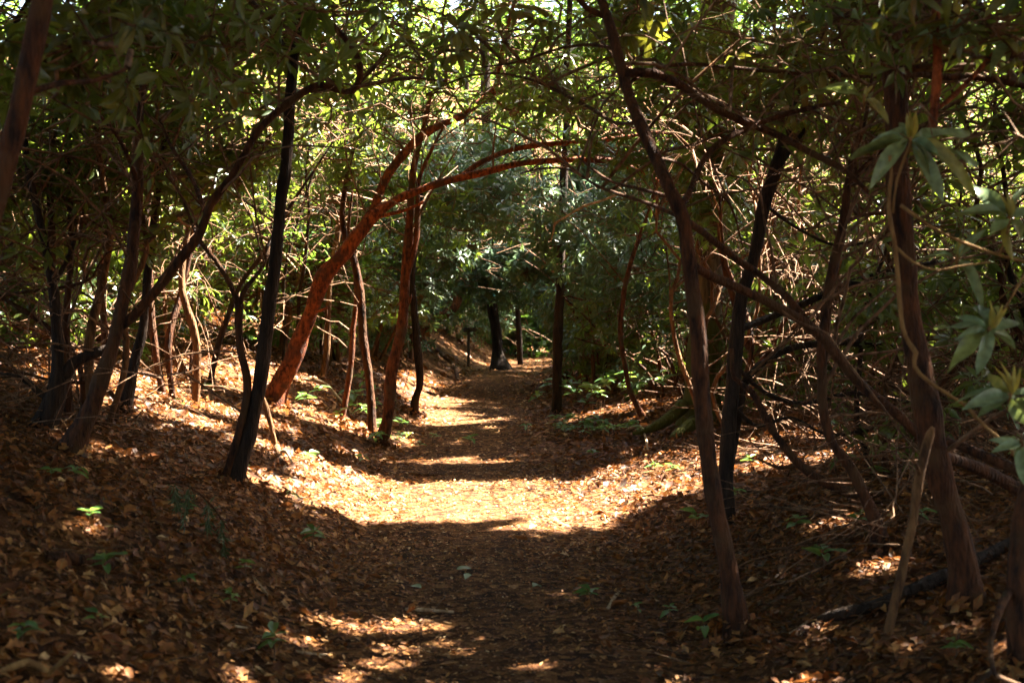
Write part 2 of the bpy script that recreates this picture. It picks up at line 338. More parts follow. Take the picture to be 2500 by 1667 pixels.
# ------------------------------------------------------------------ plant builders
HI = [link_m for link_m in (make_mesh('leaf_blade_%d' % i, *hi_leaf(dr, fo, wo)[:2], attrs={'edge': hi_leaf(dr, fo, wo)[2]}) for i, (dr, fo, wo) in enumerate([(0.15, 0.1, 0.5), (0.35, 0.14, 1), (0.05, 0.2, 1), (0.5, 0.08, 0.4), (0.22, 0.05, 1.3)]))]
HI_RH = HI; HI_DK = [m.copy() for m in HI]; HI_NEW = [m.copy() for m in HI[:3]]; HI_SEED = [m.copy() for m in HI]; HI_FALL = [m.copy() for m in HI]; HI_GF = [m.copy() for m in HI[:3]]
for ms, mt in ((HI_RH, M_RHO), (HI_DK, M_RHD), (HI_NEW, M_NEW), (HI_SEED, M_SEED), (HI_FALL, M_LITO), (HI_GF, M_GREENFALL)):
    for m_ in ms: m_.materials.append(mt)
def leaf_obj(name, meshes, parent, base, p, X, Z, L, W):
    X = nrm(np.asarray(X, float)); Y = nrm(np.cross(Z, X)); Zn = np.cross(X, Y)
    o = bpy.data.objects.new(name, meshes[int(rng.integers(len(meshes)))]); col.objects.link(o); o.parent = parent
    M = Matrix(((X[0], Y[0], Zn[0]), (X[1], Y[1], Zn[1]), (X[2], Y[2], Zn[2])))
    o.rotation_euler = M.to_euler(); o.location = np.asarray(p) - base; o.scale = (L, W, L)
    return o
def whorl_leaves(tips, dirs, k_lo=6, k_hi=10, size=(0.09, 0.16), width=0.30):
    "leaf arrays for rosettes at tips facing dirs"
    N = len(tips); n = nrm(dirs); K = k_hi
    e1 = nrm(np.cross(n, nrm(rng.normal(size=(N, 3))))); e2 = np.cross(n, e1)
    cnt = rng.integers(k_lo, k_hi + 1, N)
    phi = 2 * math.pi * np.arange(K)[None] / cnt[:, None] + rng.uniform(0, 6.28, (N, 1)) + rng.normal(0, 0.18, (N, K))
    eps = rng.normal(-0.12, 0.33, (N, K))
    D = (e1[:, None] * np.cos(phi)[..., None] + e2[:, None] * np.sin(phi)[..., None]) * np.cos(eps)[..., None] + n[:, None] * np.sin(eps)[..., None]
    D[..., 2] -= rng.uniform(0.0, 0.35, (N, K))
    L = rng.uniform(*size, (N, K)) * rng.uniform(0.85, 1.1, (N, 1)); keep = np.arange(K)[None] < cnt[:, None]
    pos = np.repeat(tips[:, None], K, 1) + nrm(D) * 0.012; Z = np.repeat(n[:, None], K, 1) + rng.normal(0, 0.15, (N, K, 3))
    rn = np.clip(rng.uniform(0, 1, (N, 1)) * 0.6 + rng.uniform(0, 0.4, (N, K)), 0, 1)
    return pos[keep], nrm(D)[keep], Z[keep], L[keep], (L * width * rng.uniform(0.8, 1.2, L.shape))[keep], rn[keep]
def ell(c, r, n):
    v = nrm(rng.normal(size=(n, 3))) * rng.uniform(0, 1, (n, 1)) ** 0.4
    return np.asarray(c) + v * np.asarray(r)
def foliage(root, base, nodes, sprays, mat=None, whorls=(5, 8), reach=(0.12, 0.42), size=(0.09, 0.16), bare=0, near=0, keep_lit=0.06, width=0.30, twig=M_TWIG, br_r=0.011, zmin=0.0, lift=0.7):
    "branches from the stems to every spray, twigs, leaf rosettes; near = how many leaves become objects of their own"
    q = sprays[~tunnel(sprays)]; q = q[q[:, 2] > ground(q[:, 0], q[:, 1]) + 0.12]
    sh = in_shaft(q, 0.22); q = q[~sh | (rng.uniform(size=len(q)) < keep_lit)]
    if len(q) == 0: return
    far = float(np.linalg.norm(base - CAM)) > 15.5; N = len(q); K = 5 if far else 7; t = np.linspace(0, 1, K)[None, :, None]
    D = np.linalg.norm(q[:, None] - nodes[None], axis=2) + 1.5 * np.maximum(0, nodes[None, :, 2] - q[:, None, 2] + 0.05)
    q = q[np.argsort(D.min(1))]; a = np.zeros_like(q); pool = np.zeros((len(nodes) + 3 * N, 3)); pool[:len(nodes)] = nodes; pn = len(nodes)
    for i in range(N):                      # each branch grows from the nearest stem or earlier branch
        d_ = np.linalg.norm(pool[:pn] - q[i], axis=1) + 1.5 * np.maximum(0, pool[:pn, 2] - q[i, 2] + 0.05) + rng.exponential(0.10, pn)
        a[i] = pool[np.argmin(d_)]
        for f_ in (0.5, 0.75, 1.0): pool[pn] = a[i] + (q[i] - a[i]) * f_; pn += 1
    L = np.linalg.norm(q - a, axis=1)[:, None, None]
    P = a[:, None] * (1 - t) + q[:, None] * t
    P = P + np.sin(math.pi * t) * (rng.normal(0, 0.10, (N, 1, 3)) + np.array([0, 0, -0.06])) * L + np.sin(3.1 * math.pi * t) * rng.normal(0, 0.035, (N, 1, 3)) * L
    rb = (br_r * (0.7 + 0.5 * L[:, :, 0]) * rng.uniform(0.7, 1.3, (N, 1))) * np.linspace(1, 0.42, K)[None]
    parts = [twig_batch(P, rb, 3 if far else 4)]
    m = rng.integers(whorls[0], whorls[1] + 1, N); s = np.repeat(np.arange(N), m); M = len(s)
    ti = rng.integers(K // 2, K, M); st = P[s, ti]
    dr = nrm(rng.normal(size=(M, 3)) * np.array([1, 1, 0.55]) + 0.35 * nrm(q - a)[s] + np.array([0, 0, 0.15]))
    tip = st + dr * rng.uniform(*reach, (M, 1)); ok = ~tunnel(tip)
    lit = in_shaft(tip, 0.08); ok &= ~lit | (rng.uniform(size=M) < keep_lit); ok &= tip[:, 2] > ground(tip[:, 0], tip[:, 1]) + zmin + 0.05
    tip, st, dr = tip[ok], st[ok], dr[ok]; M = len(tip); kt = 2 if far else 3; tt = np.linspace(0, 1, kt)[None, :, None]
    TP = st[:, None] * (1 - tt) + tip[:, None] * tt + np.sin(math.pi * tt) * rng.normal(0, 0.03, (M, 1, 3))
    parts.append(twig_batch(TP, np.linspace(0.0048, 0.003, kt)[None] * rng.uniform(0.8, 1.3, (M, 1)), 3))
    if bare:
        b0 = nodes[rng.integers(0, len(nodes), bare)]; L = rng.uniform(0.35, 1.9, (bare, 1, 1)) ** 1.1; kb = 5 if far else 8; kk = np.linspace(0, 1, kb)[None, :, None]
        BP = b0[:, None] + nrm(rng.normal(size=(bare, 1, 3)) * np.array([1, 1, 0.5])) * L * kk + np.cumsum(rng.normal(0, 0.04, (bare, kb, 3)) * L, 1) * kk + np.sin(math.pi * kk) * np.array([0, 0, .16]) * L
        BP = BP + rng.normal(0, .012, BP.shape) * (kk > 0); BP = BP[~tunnel(BP[:, -1])]
        BP[:, :, 2] = np.maximum(BP[:, :, 2], ground(BP[:, :, 0], BP[:, :, 1]) + 0.02)
        parts.append(twig_batch(BP, np.linspace(0.010, 0.003, kb)[None] * rng.uniform(0.5, 1.3, (len(BP), 1)), 3))
        nf = int(len(BP) * (.5 if far else 1.7)); i_ = rng.integers(0, max(1, len(BP)), nf) if len(BP) else np.zeros(0, int)
        if len(i_):
            s0 = BP[i_, rng.integers(kb // 2, kb, nf)]; dv = nrm(nrm(BP[i_, -1] - BP[i_, 0]) + rng.normal(0, .55, (nf, 3))); k3 = np.linspace(0, 1, 4)[None, :, None]
            FP = s0[:, None] + dv[:, None] * k3 * rng.uniform(.12, .5, (nf, 1, 1)) + rng.normal(0, .012, (nf, 4, 3)) * (k3 > 0)
            FP = FP[~tunnel(FP[:, -1])]; parts.append(twig_batch(FP, np.linspace(.0038, .0016, 4)[None] * np.ones((len(FP), 1)), 3))
    V, T = merge(parts)
    tag(link('twigs', make_mesh('twigs', V - base, T), twig, root), kind='stuff')
    pos, X, Z, Ls, W, rn = whorl_leaves(tip, dr + (np.array([0, 0, lift]) if np.isscalar(lift) else np.array(lift)), size=size, width=width)
    if near:
        pick = np.argsort(np.linalg.norm(pos - CAM, axis=1))[:near]
        for i in pick: leaf_obj('leaf', HI_DK, root, base, pos[i], X[i], Z[i], Ls[i], W[i])
        k = np.ones(len(pos), bool); k[pick] = False; pos, X, Z, Ls, W, rn = pos[k], X[k], Z[k], Ls[k], W[k], rn[k]
    if len(pos):
        V, T, A = leaves_batch(pos, X, Z, Ls, W * (1.15 if far else 1), QUAD if far else LO, rn)
        tag(link('foliage', make_mesh('foliage', V - base, T, A, smooth=False), mat or M_RH, root), kind='stuff')
def spec(pts, d=None, sink=True):
    "[(px, py, width_px, extra_depth)] to path + radii; d None: first point stands on the ground"
    if d is None: d = hit(pts[0][0], pts[0][1])
    P = np.array([at(p[0], p[1], d + (p[3] if len(p) > 3 else 0)) for p in pts])
    r = np.array([0.355 * p[2] / F * (d + (p[3] if len(p) > 3 else 0)) for p in pts])
    return P, r, d
BASES = []
def tree(name, label, cat, mat, trunk, limbs=(), group=None, d=None, flare=(0.95, 0.26, 3), sides=12, step=0.05, rough=0.09, extra=None):
    "a stem (photograph pixels + depth) with limbs; returns root, base and the nodes leaves may grow from"
    P, r, d0 = spec(trunk, d)
    base = P[0].copy()
    if d is None:
        BASES.append((base[0], base[1], float(r[0]))); base[2] = ground(base[0], base[1]); dirn = nrm(P[1] - P[0]); dirn[2] = max(dirn[2], 0.6)
        P = np.vstack([P[0] - dirn * 0.18, P]); r = np.concatenate([[r[0] * 1.05], r])
    root = empty(name, base); tag(root, label, cat, group)
    Q, rr = catmull(P, r, step)
    Q = Q + np.stack([n3(Q * 1.0 + 3, 4.0), n3(Q + 7, 4.0), 0 * Q[:, 0]], -1) * (rr * 0.22)[:, None]
    V, T = tube(Q, rr, sides, rough, flare if d is None else None)
    link('trunk', make_mesh('trunk', V - base, T), mat, root)
    nodes = [Q[len(Q) // 3:]]
    for lm in limbs:
        P2, r2, _ = spec(lm, d0); Q2, rr2 = catmull(P2, r2, step)
        Q2 = Q2 + np.stack([n3(Q2 + 3, 5.0), n3(Q2 + 7, 5.0), n3(Q2 + 1, 5.0)], -1) * (rr2 * 0.3)[:, None]
        V, T = tube(Q2, rr2, max(7, sides - 3), rough)
        link('branch', make_mesh('branch', V - base, T), mat, root); nodes.append(Q2)
    return root, base, np.vstack(nodes)

# ================================================================== trees and stems, left of the trail
# dark straight trunk E with the forked sapling beside it
rE, bE, nE = tree('hardwood_tree', 'straight dark trunk leaning right, left of the red leaning trunk', 'tree', M_DARK,
    [(572, 1185, 50), (596, 1110, 46), (616, 1040, 44), (637, 905, 43), (650, 780, 42), (667, 640, 41), (679, 505, 40), (700, 375, 40), (716, 188, 38), (736, 50, 36), (752, -120, 34), (770, -500, 30), (800, -1300, 26), (820, -2600, 18)],
    [[(716, 150, 20), (660, 60, 16, .3), (560, -60, 12, .7), (480, -180, 8, 1)], [(745, -60, 20), (830, -180, 14, -.3), (930, -280, 9, -.6)]])
foliage(rE, bE, nE, np.vstack([ell(at(640, 60, 11.5), (1.1, 1.2, .5), 26), ell(at(860, 20, 12), (.9, 1.2, .5), 18)]), bare=60)
rF, bF, nF = tree('forked_sapling', 'thin dark sapling splitting into a Y beside the dark straight trunk', 'tree', M_BROWN,
    [(556, 1182, 30), (562, 1140, 27), (578, 1085, 25), (596, 1010, 25), (604, 935, 24), (588, 860, 24), (582, 800, 24), (583, 742, 25)],
    [[(583, 745, 22), (560, 690, 19), (526, 634, 18), (494, 596, 16), (470, 540, 12, .2), (440, 470, 8, .4), (400, 420, 5, .6)], [(583, 742, 20), (600, 700, 16), (638, 654, 13, .1), (662, 600, 10, .3), (690, 560, 7, .5)]])
foliage(rF, bF, nF, ell(at(480, 430, 10.6), (.7, .6, .4), 14), bare=14)
# red leaning trunk that makes the arch
rR, bR, nR = tree('leaning_tree', 'thick red-barked trunk leaning right and arching over the trail', 'tree', M_RED,
    [(655, 985, 80), (672, 950, 68), (700, 900, 62), (732, 832, 58), (764, 752, 55), (793, 676, 51), (838, 624, 50), (872, 572, 49), (906, 528, 46), (950, 498, 34), (991, 477, 30), (1050, 455, 28), (1098, 440, 26), (1178, 422, 22), (1259, 402, 23), (1366, 391, 22), (1473, 391, 19), (1530, 405, 15), (1590, 432, 11), (1650, 470, 7)],
    [[(900, 535, 38), (920, 490, 34), (948, 429, 32, .1), (1007, 354, 30, .2), (1060, 311, 28, .2), (1130, 279, 26, .3), (1173, 247, 24, .3), (1208, 215, 20, .3), (1222, 150, 16, .2), (1240, 60, 12, 0), (1270, -40, 8, -.2)],
     [(1120, 434, 20), (1150, 412, 18, .1), (1184, 391, 17, .1), (1237, 370, 16, .2), (1312, 354, 18, .1), (1393, 348, 17, .1), (1470, 343, 15, .1), (1525, 336, 12, .1), (1600, 325, 9, .1), (1680, 335, 6, .1)],
     [(918, 528, 17), (960, 519, 14, -.1), (1000, 508, 12, -.1), (1034, 492, 12, -.2)],
     [(1200, 225, 14, .3), (1280, 210, 12, .3), (1370, 225, 11, .2), (1450, 270, 9, 0), (1530, 330, 7, -.2)],
     [(760, 760, 12), (782, 758, 9, -.1), (800, 750, 6, -.15)]], sides=16, rough=0.12, flare=(0.45, 0.2, 3))
foliage(rR, bR, nR, np.vstack([ell(at(1230, 200, 13.2), (1.5, 1.2, .45), 44), ell(at(1450, 230, 13.6), (1.0, 1.1, .5), 30), ell(at(960, 250, 13.5), (.8, 1.0, .5), 26), ell(at(1200, 40, 13), (1.6, 1.5, .4), 26), ell(at(1500, 385, 13.4), (.35, .4, .25), 7), ell(at(1060, 330, 13.6), (.35, .5, .2), 8)]), bare=140)
# twisted limb tree at far left whose long limb crosses the top
rB, bB, nB = tree('crooked_tree', 'crooked dark trunk on left bank with long limb rising to upper middle', 'tree', M_BROWN,
    [(176, 1113, 70), (205, 1040, 56), (226, 990, 54), (248, 920, 52), (268, 857, 50), (292, 760, 48), (310, 670, 46), (322, 590, 44), (332, 500, 40), (338, 400, 34), (345, 260, 28), (360, 100, 22), (370, -60, 16)],
    [[(285, 800, 40), (322, 772, 38), (380, 705, 37), (430, 640, 36), (472, 588, 35), (500, 530, 32), (512, 495, 30), (563, 430, 27), (632, 322, 25, .1), (700, 260, 25, .2), (777, 213, 25, .3), (842, 228, 25, .3), (872, 215, 25, .2), (878, 165, 24, .1), (850, 108, 23, 0), (790, 50, 22, -.1), (700, -10, 20, -.3), (600, -70, 14, -.5)],
     [(500, 520, 18), (470, 440, 15, .2), (420, 360, 12, .4), (390, 290, 9, .6)], [(860, 218, 16, .2), (930, 200, 14, .4), (1010, 190, 11, .6), (1090, 200, 7, .8)], [(335, 440, 18), (300, 350, 14, -.2), (240, 280, 11, -.4), (160, 240, 8, -.5)]], sides=13)
foliage(rB, bB, nB, np.vstack([ell(at(560, 200, 10), (1.1, 1.1, .45), 26), ell(at(380, 120, 9.6), (1.0, 1.1, .5), 22), ell(at(300, 330, 10.3), (.8, .9, .35), 16), ell(at(800, 100, 10.2), (.8, .8, .35), 14), ell(at(620, 380, 10.5), (.5, .7, .3), 12)]), bare=110, near=150)
rA, bA, nA = tree('crooked_tree', 'forked dark trunk at far left, its limb leaning left off the frame', 'tree', M_DARK,
    [(118, 1050, 66), (140, 985, 58), (150, 930, 52), (146, 870, 40), (140, 800, 36), (128, 700, 34), (110, 600, 30), (80, 470, 26), (60, 350, 22), (40, 200, 18)],
    [[(150, 940, 44), (182, 890, 40), (225, 866, 38), (268, 852, 34)], [(140, 985, 26), (100, 960, 22), (60, 925, 20), (0, 915, 20), (-60, 940, 22)], [(128, 700, 20), (170, 620, 16, .2), (200, 520, 12, .4), (230, 440, 8, .5)]], sides=12)
foliage(rA, bA, nA, np.vstack([ell(at(90, 420, 10), (.8, .9, .4), 18), ell(at(200, 560, 10.5), (.5, .6, .3), 7)]), bare=90)
rC, bC, nC = tree('hardwood_tree', 'upright dark stem rising from the sunlit leaves of left bank', 'tree', M_DARK,
    [(306, 1005, 44), (316, 940, 36), (328, 880, 34), (344, 820, 32), (352, 740, 31), (360, 640, 30), (372, 520, 29), (398, 360, 27), (420, 200, 25), (430, 0, 22), (440, -200, 18), (450, -700, 14)])
foliage(rC, bC, nC, ell(at(430, 60, 13), (1.2, 1.2, .6), 24), bare=50)
rD, bD, nD = tree('thin_tree', 'thin bent stem between the two crooked dark trunks of left bank', 'tree', M_BROWN,
    [(262, 900, 26), (254, 780, 26), (246, 680, 26), (262, 600, 26), (284, 536, 24), (290, 450, 20), (280, 360, 15), (300, 260, 10)], d=11.5)
foliage(rD, bD, nD, ell(at(290, 330, 11.8), (.8, .8, .5), 24), bare=10)
rN, bN, nN = tree('leaning_tree', 'blurred trunk crossing the upper left corner close to the viewer', 'tree', M_BROWN,
    [(-420, 1900, 100), (-300, 1500, 95), (-180, 1050, 90), (-60, 640, 84), (10, 420, 76), (62, 230, 74), (98, 80, 74), (120, -60, 72), (150, -300, 60), (190, -600, 45)],
    [[(62, 230, 28), (150, 205, 24, .1), (230, 200, 20, .2), (310, 170, 14, .3)], [(110, -20, 30), (240, -60, 24, .3), (400, -90, 18, .6), (520, -120, 10, .8)]], d=4.3)
foliage(rN, bN, nN, np.vstack([ell(at(330, 60, 5.4), (.55, .6, .18), 10), ell(at(620, 20, 5.8), (.45, .5, .12), 4), ell(at(200, 170, 5.2), (.3, .4, .12), 3)]), near=260, size=(.08, .14))
# thin stems behind the red trunk
T_specs = [
    ('slender brown stem curving beside the taller red stem, left of trail', M_BROWN, [(906, 1068, 36), (904, 1000, 30), (898, 911, 30), (886, 832, 29), (879, 724, 28), (864, 634, 26), (846, 590, 22), (835, 520, 18), (850, 420, 15), (880, 300, 11)], []),
    ('tall red-brown stem at trail edge, tallest of the group behind the arch', M_RUST, [(926, 1084, 50), (946, 1010, 42), (957, 905, 40), (974, 830, 38), (982, 790, 38), (990, 672, 33), (997, 565, 30), (1003, 480, 27), (1014, 391, 22), (1040, 280, 16), (1060, 160, 10)], [[(992, 680, 22), (1012, 600, 20), (1018, 520, 20), (1022, 440, 16), (1060, 350, 11), (1110, 260, 7)], [(985, 760, 14), (1000, 735, 10), (1004, 715, 6)]]),
    ('very thin red stem left of the slender brown stem behind the arch', M_RUST, [(834, 1030, 22), (846, 960, 19), (857, 884, 18), (862, 800, 18), (870, 720, 17), (862, 640, 14), (850, 560, 11), (860, 470, 7)], []),
    ('dark curved stem behind the tall red-brown stem at the bank foot', M_DARK, [(1004, 1012, 36), (1012, 975, 28), (1024, 937, 26), (1022, 880, 26), (1016, 830, 26), (1010, 740, 25), (1006, 660, 22), (1020, 560, 18), (1030, 460, 12)], []),
    ('pale green-brown stem standing straight behind the red arch trunk', M_TAN, [(788, 930, 24), (798, 860, 22), (804, 740, 22), (812, 640, 21), (826, 560, 20), (838, 480, 18), (846, 380, 14), (850, 250, 10)], []),
    ('gnarled tan stem seen between the dark straight trunk and red trunk', M_TAN, [(690, 870, 30), (698, 800, 26), (704, 740, 24), (690, 690, 22), (676, 640, 20), (690, 560, 16), (720, 480, 12)], [[(702, 745, 13), (722, 700, 11), (735, 660, 9), (728, 620, 7)]]),
]
for lab, mt, tr, lm in T_specs:
    r_, b_, n_ = tree('thin_tree', lab, 'tree', mt, tr, lm, group='thin stems behind the arching trunk', flare=(0.4, 0.1, 3))
    e = tr[-1]; foliage(r_, b_, n_, ell(at(e[0] + 20, e[1] + 10, np.linalg.norm(b_ - CAM) + .4), (.9, 1.0, .7), 24), bare=40)
rK, bK, nK = tree('leaning_tree', 'orange-brown bent limb rising from the far left bank beside the trail', 'tree', M_RUST,
    [(1020, 850, 34), (1032, 806, 34), (1062, 778, 32), (1092, 764, 31), (1112, 745, 30), (1122, 712, 26), (1140, 680, 22), (1180, 640, 16), (1230, 600, 10)], [[(1032, 800, 20), (1040, 740, 18), (1052, 690, 16), (1070, 640, 11), (1090, 590, 7)]])
foliage(rK, bK, nK, ell(at(1160, 560, 22), (1.2, 1.2, .6), 30), bare=30)
# ================================================================== centre
rM, bM, nM = tree('hardwood_tree', 'dark trunk with a painted blue-green mark at the trail bend', 'tree', M_DARK,
    [(1222, 900, 54), (1214, 860, 40), (1206, 800, 36), (1200, 720, 35), (1194, 640, 34), (1190, 500, 38), (1185, 300, 34), (1180, 0, 30), (1175, -400, 24), (1170, -800, 14)])
dM = np.linalg.norm((bM - CAM)[:2])
blz = at(1199, 723, dM - 0.21)
ba = np.linspace(-1, 1, 7); bv = np.array([[blz[0] + 0.085 * a, blz[1] + 0.07 * a * a, blz[2] + s * 0.06 * (1 - 0.3 * a * a)] for a in ba for s in (-1, 1)])
bt = np.array([q for i in range(6) for q in ((2 * i, 2 * i + 2, 2 * i + 3), (2 * i, 2 * i + 3, 2 * i + 1))])
M_BLAZE = bark_mat('blue_green_paint', (0.01, 0.10, 0.10), (0.03, 0.22, 0.20), 30, 1, 0.3)
link('painted_mark', make_mesh('painted_mark', bv - bM, bt), M_BLAZE, next(c for c in rM.children if c.name.startswith('trunk')))
foliage(rM, bM, nM, ell(at(1190, 350, dM), (2.0, 1.5, 1.2), 50))
rP, bP, nP = tree('hardwood_tree', 'straight black trunk standing at right edge of the trail', 'tree', M_DARK,
    [(1360, 1012, 40), (1361, 960, 34), (1364, 900, 33), (1366, 800, 31), (1368, 700, 30), (1372, 560, 28), (1378, 400, 26), (1385, 200, 23), (1392, 0, 20), (1400, -400, 15), (1404, -700, 8)], flare=(0.3, 0.15, 3))
dP = np.linalg.norm((bP - CAM)[:2])
foliage(rP, bP, nP, np.vstack([ell(at(1340, 590, dP - .5), (1.1, .6, .6), 80), ell(at(1380, 700, dP - .6), (.5, .4, .35), 30), ell(at(1470, 660, dP + .3), (.9, .8, .6), 50), ell(at(1200, 500, dP + .6), (1.3, 1.0, .6), 60)]), lift=(0, -.5, .3), mat=M_RHW)
rQ, bQ, nQ = tree('thin_tree', 'thin red leaning stem right of the straight black trunk', 'tree', M_RUST,
    [(1574, 1025, 22), (1556, 990, 19), (1536, 948, 18), (1519, 862, 18), (1513, 804, 18), (1520, 735, 18), (1532, 670, 17), (1548, 615, 16), (1565, 568, 15), (1583, 522, 13), (1600, 460, 10), (1620, 380, 7)])
dQ = np.linalg.norm((bQ - CAM)[:2])
foliage(rQ, bQ, nQ, np.vstack([ell(at(1460, 700, dQ + .5), (.6, .7, .5), 26), ell(at(1560, 700, dQ + 1.2), (.7, .7, .7), 30), ell(at(1520, 480, dQ + .6), (.9, .8, .5), 30), ell(at(1580, 870, dQ + 1.4), (.5, .5, .4), 12)]), bare=40, lift=(0, -.5, .3), mat=M_RHW)
tree('broken_twig', 'pale sunlit broken twig hanging under the middle of the arch', 'twig', M_PALE, [(1516, 470, 7), (1470, 490, 8), (1425, 504, 8), (1385, 528, 6), (1357, 545, 8), (1352, 562, 5), (1346, 588, 3)], d=12.5, sides=6)
# big mossy tree
rT, bT, nT = tree('mossy_tree', 'thick straight trunk with green moss at its flared base, right of trail', 'tree', M_MOSSY,
    [(1712, 1042, 140), (1718, 990, 128), (1722, 930, 118), (1724, 840, 114), (1726, 700, 112), (1730, 540, 110), (1736, 340, 108), (1745, 120, 106), (1752, -60, 122), (1765, -500, 112), (1790, -1200, 95), (1810, -2000, 70), (1820, -2700, 30)],
    [[(1665, 990, 56, -.1), (1625, 1024, 40, -.25), (1585, 1046, 24, -.35), (1545, 1058, 12, -.4)], [(1765, 1030, 60, -.2), (1800, 1050, 44, -.4), (1840, 1075, 26, -.6)], [(1690, 1030, 50, -.35), (1660, 1055, 36, -.6), (1640, 1075, 20, -.8)],
     [(1790, -1300, 50), (1600, -1700, 34, -1), (1350, -2050, 20, -2)], [(1775, -900, 50), (1950, -1300, 34, -1.5), (2200, -1600, 20, -3)], [(1800, -1500, 50), (1750, -2000, 34, -2), (1700, -2500, 20, -4)]], sides=20, flare=(0.4, 0.3, 5), rough=0.07)
# ================================================================== right side
r1, b1, n1 = tree('leaning_tree', 'nearest reddish trunk right of the trail, leaning left towards the top', 'tree', M_BROWN,
    [(1804, 1556, 76), (1792, 1480, 66), (1778, 1391, 62), (1760, 1300, 60), (1745, 1230, 58), (1729, 1124, 56), (1720, 1030, 56), (1713, 937, 57), (1706, 830, 58), (1688, 697, 52), (1676, 600, 50), (1664, 530, 50), (1634, 466, 46), (1596, 375, 42, .1), (1548, 268, 40, .2), (1522, 188, 38, .3), (1496, 91, 36, .3), (1468, 0, 33, .4), (1430, -120, 28, .5), (1380, -260, 18, .6)],
    [[(1682, 645, 36), (1730, 672, 33, .1), (1794, 702, 32, .2), (1890, 750, 32, .3), (1982, 804, 34, .4), (2034, 857, 36, .4), (2114, 947, 38, .4), (2194, 1011, 38, .3), (2250, 1062, 36, .3), (2330, 1085, 36, .2), (2407, 1118, 36, .1), (2520, 1170, 34, 0), (2640, 1260, 32, -.1)],
     [(1672, 540, 32), (1705, 560, 28, .2), (1740, 592, 26, .4), (1805, 643, 25, .5), (1858, 675, 25, .6), (1917, 723, 25, .5), (1968, 788, 25, .4)],
     [(1650, 515, 26), (1680, 470, 24, .15), (1719, 386, 23, .3), (1767, 343, 22, .4), (1821, 316, 22, .5), (1901, 284, 20, .5), (1960, 268, 18, .5), (2050, 250, 12, .6)],
     [(1524, 180, 32, .3), (1590, 178, 30, .3), (1660, 209, 29, .4), (1740, 263, 28, .4), (1821, 300, 27, .5), (1901, 332, 26, .5), (1982, 375, 25, .4), (2056, 413, 22, .3), (2120, 470, 14, .2)],
     [(1478, 40, 22, .4), (1430, 20, 20, .3), (1380, -40, 16, .2)],
     [(1650, 526, 16, .1), (1580, 498, 13, .4), (1516, 477, 12, .7), (1457, 455, 10, 1), (1398, 418, 9, 1.2), (1334, 410, 7, 1.4), (1270, 424, 5, 1.5)], [(1630, 480, 14, .1), (1560, 462, 12, .3), (1495, 445, 10, .6), (1436, 407, 8, .9), (1390, 360, 5, 1.1)],
     [(1560, 300, 16, .2), (1500, 300, 13, .6), (1436, 262, 12, 1), (1366, 225, 11, 1.4), (1302, 198, 10, 1.7), (1220, 180, 9, 2), (1130, 190, 7, 2.2), (1040, 230, 5, 2.4)], [(1530, 205, 14, .3), (1600, 168, 13, .5), (1690, 158, 13, .7), (1780, 166, 13, .9), (1960, 182, 13, 1), (2142, 188, 11, 1.1)],
     [(1505, 120, 14, .3), (1440, 110, 12, .5), (1360, 120, 10, .7), (1270, 150, 8, .9), (1180, 165, 6, 1.1)], [(1600, 385, 12, .1), (1660, 400, 11, .3), (1720, 450, 9, .5), (1783, 500, 8, .7), (1815, 605, 6, .8)]], sides=14, rough=0.08)
foliage(r1, b1, n1, np.vstack([ell(at(1480, 60, 7.6), (.8, .7, .22), 11), ell(at(1800, 120, 7.6), (.6, .7, .22), 10), ell(at(1180, 30, 7.4), (.55, .6, .14), 4), ell(at(1900, 250, 7.6), (.4, .5, .18), 7)]), bare=70, near=250, size=(.08, .14))
r2, b2, n2_ = tree('hardwood_tree', 'dark double-stemmed trunk behind the nearest reddish trunk', 'tree', M_DARK,
    [(1768, 1280, 64), (1776, 1180, 50), (1783, 1070, 48), (1792, 963, 46), (1803, 830, 46), (1816, 723, 46), (1846, 616, 46), (1874, 482, 45), (1912, 375, 43), (1936, 260, 40), (1960, 134, 38), (1982, 54, 36), (2010, -60, 30), (2050, -300, 22), (2090, -800, 14)],
    [[(1780, 1130, 32), (1798, 1030, 30, .1), (1815, 940, 28, .1), (1845, 900, 26, .2), (1880, 876, 25, .3), (1935, 850, 24, .4), (2030, 836, 23, .5), (2110, 838, 23, .6), (2200, 850, 22, .6)],
     [(1960, 140, 16), (1917, 118, 14, .2), (1874, 32, 12, .3), (1850, -60, 9, .4)], [(1950, 190, 16), (2030, 188, 15, .1), (2105, 145, 14, .1), (2142, 86, 12, .1), (2170, 0, 9, .1)], [(1905, 400, 16), (1982, 300, 14, .2), (2035, 327, 12, .3), (2083, 354, 10, .4)], [(1870, 500, 14), (1950, 560, 12, .2), (2040, 600, 10, .3), (2130, 590, 8, .4)],
     [(1800, 900, 16), (1870, 960, 15, .2), (1960, 985, 15, .3), (2090, 960, 14, .4), (2230, 985, 13, .5)], [(1795, 1000, 14), (1850, 1040, 13, .1), (1930, 1020, 12, .2), (2020, 1060, 11, .2), (2120, 1050, 10, .3)],
     [(1808, 800, 26), (1880, 775, 26, .3), (1981, 736, 26, .4), (2088, 690, 25, .5), (2174, 665, 24, .6), (2290, 640, 18, .7)]], sides=12)
foliage(r2, b2, n2_, np.vstack([ell(at(1980, 170, 9.8), (.8, .9, .5), 24), ell(at(1850, 330, 9.9), (.5, .8, .35), 12)]), bare=110, near=150)
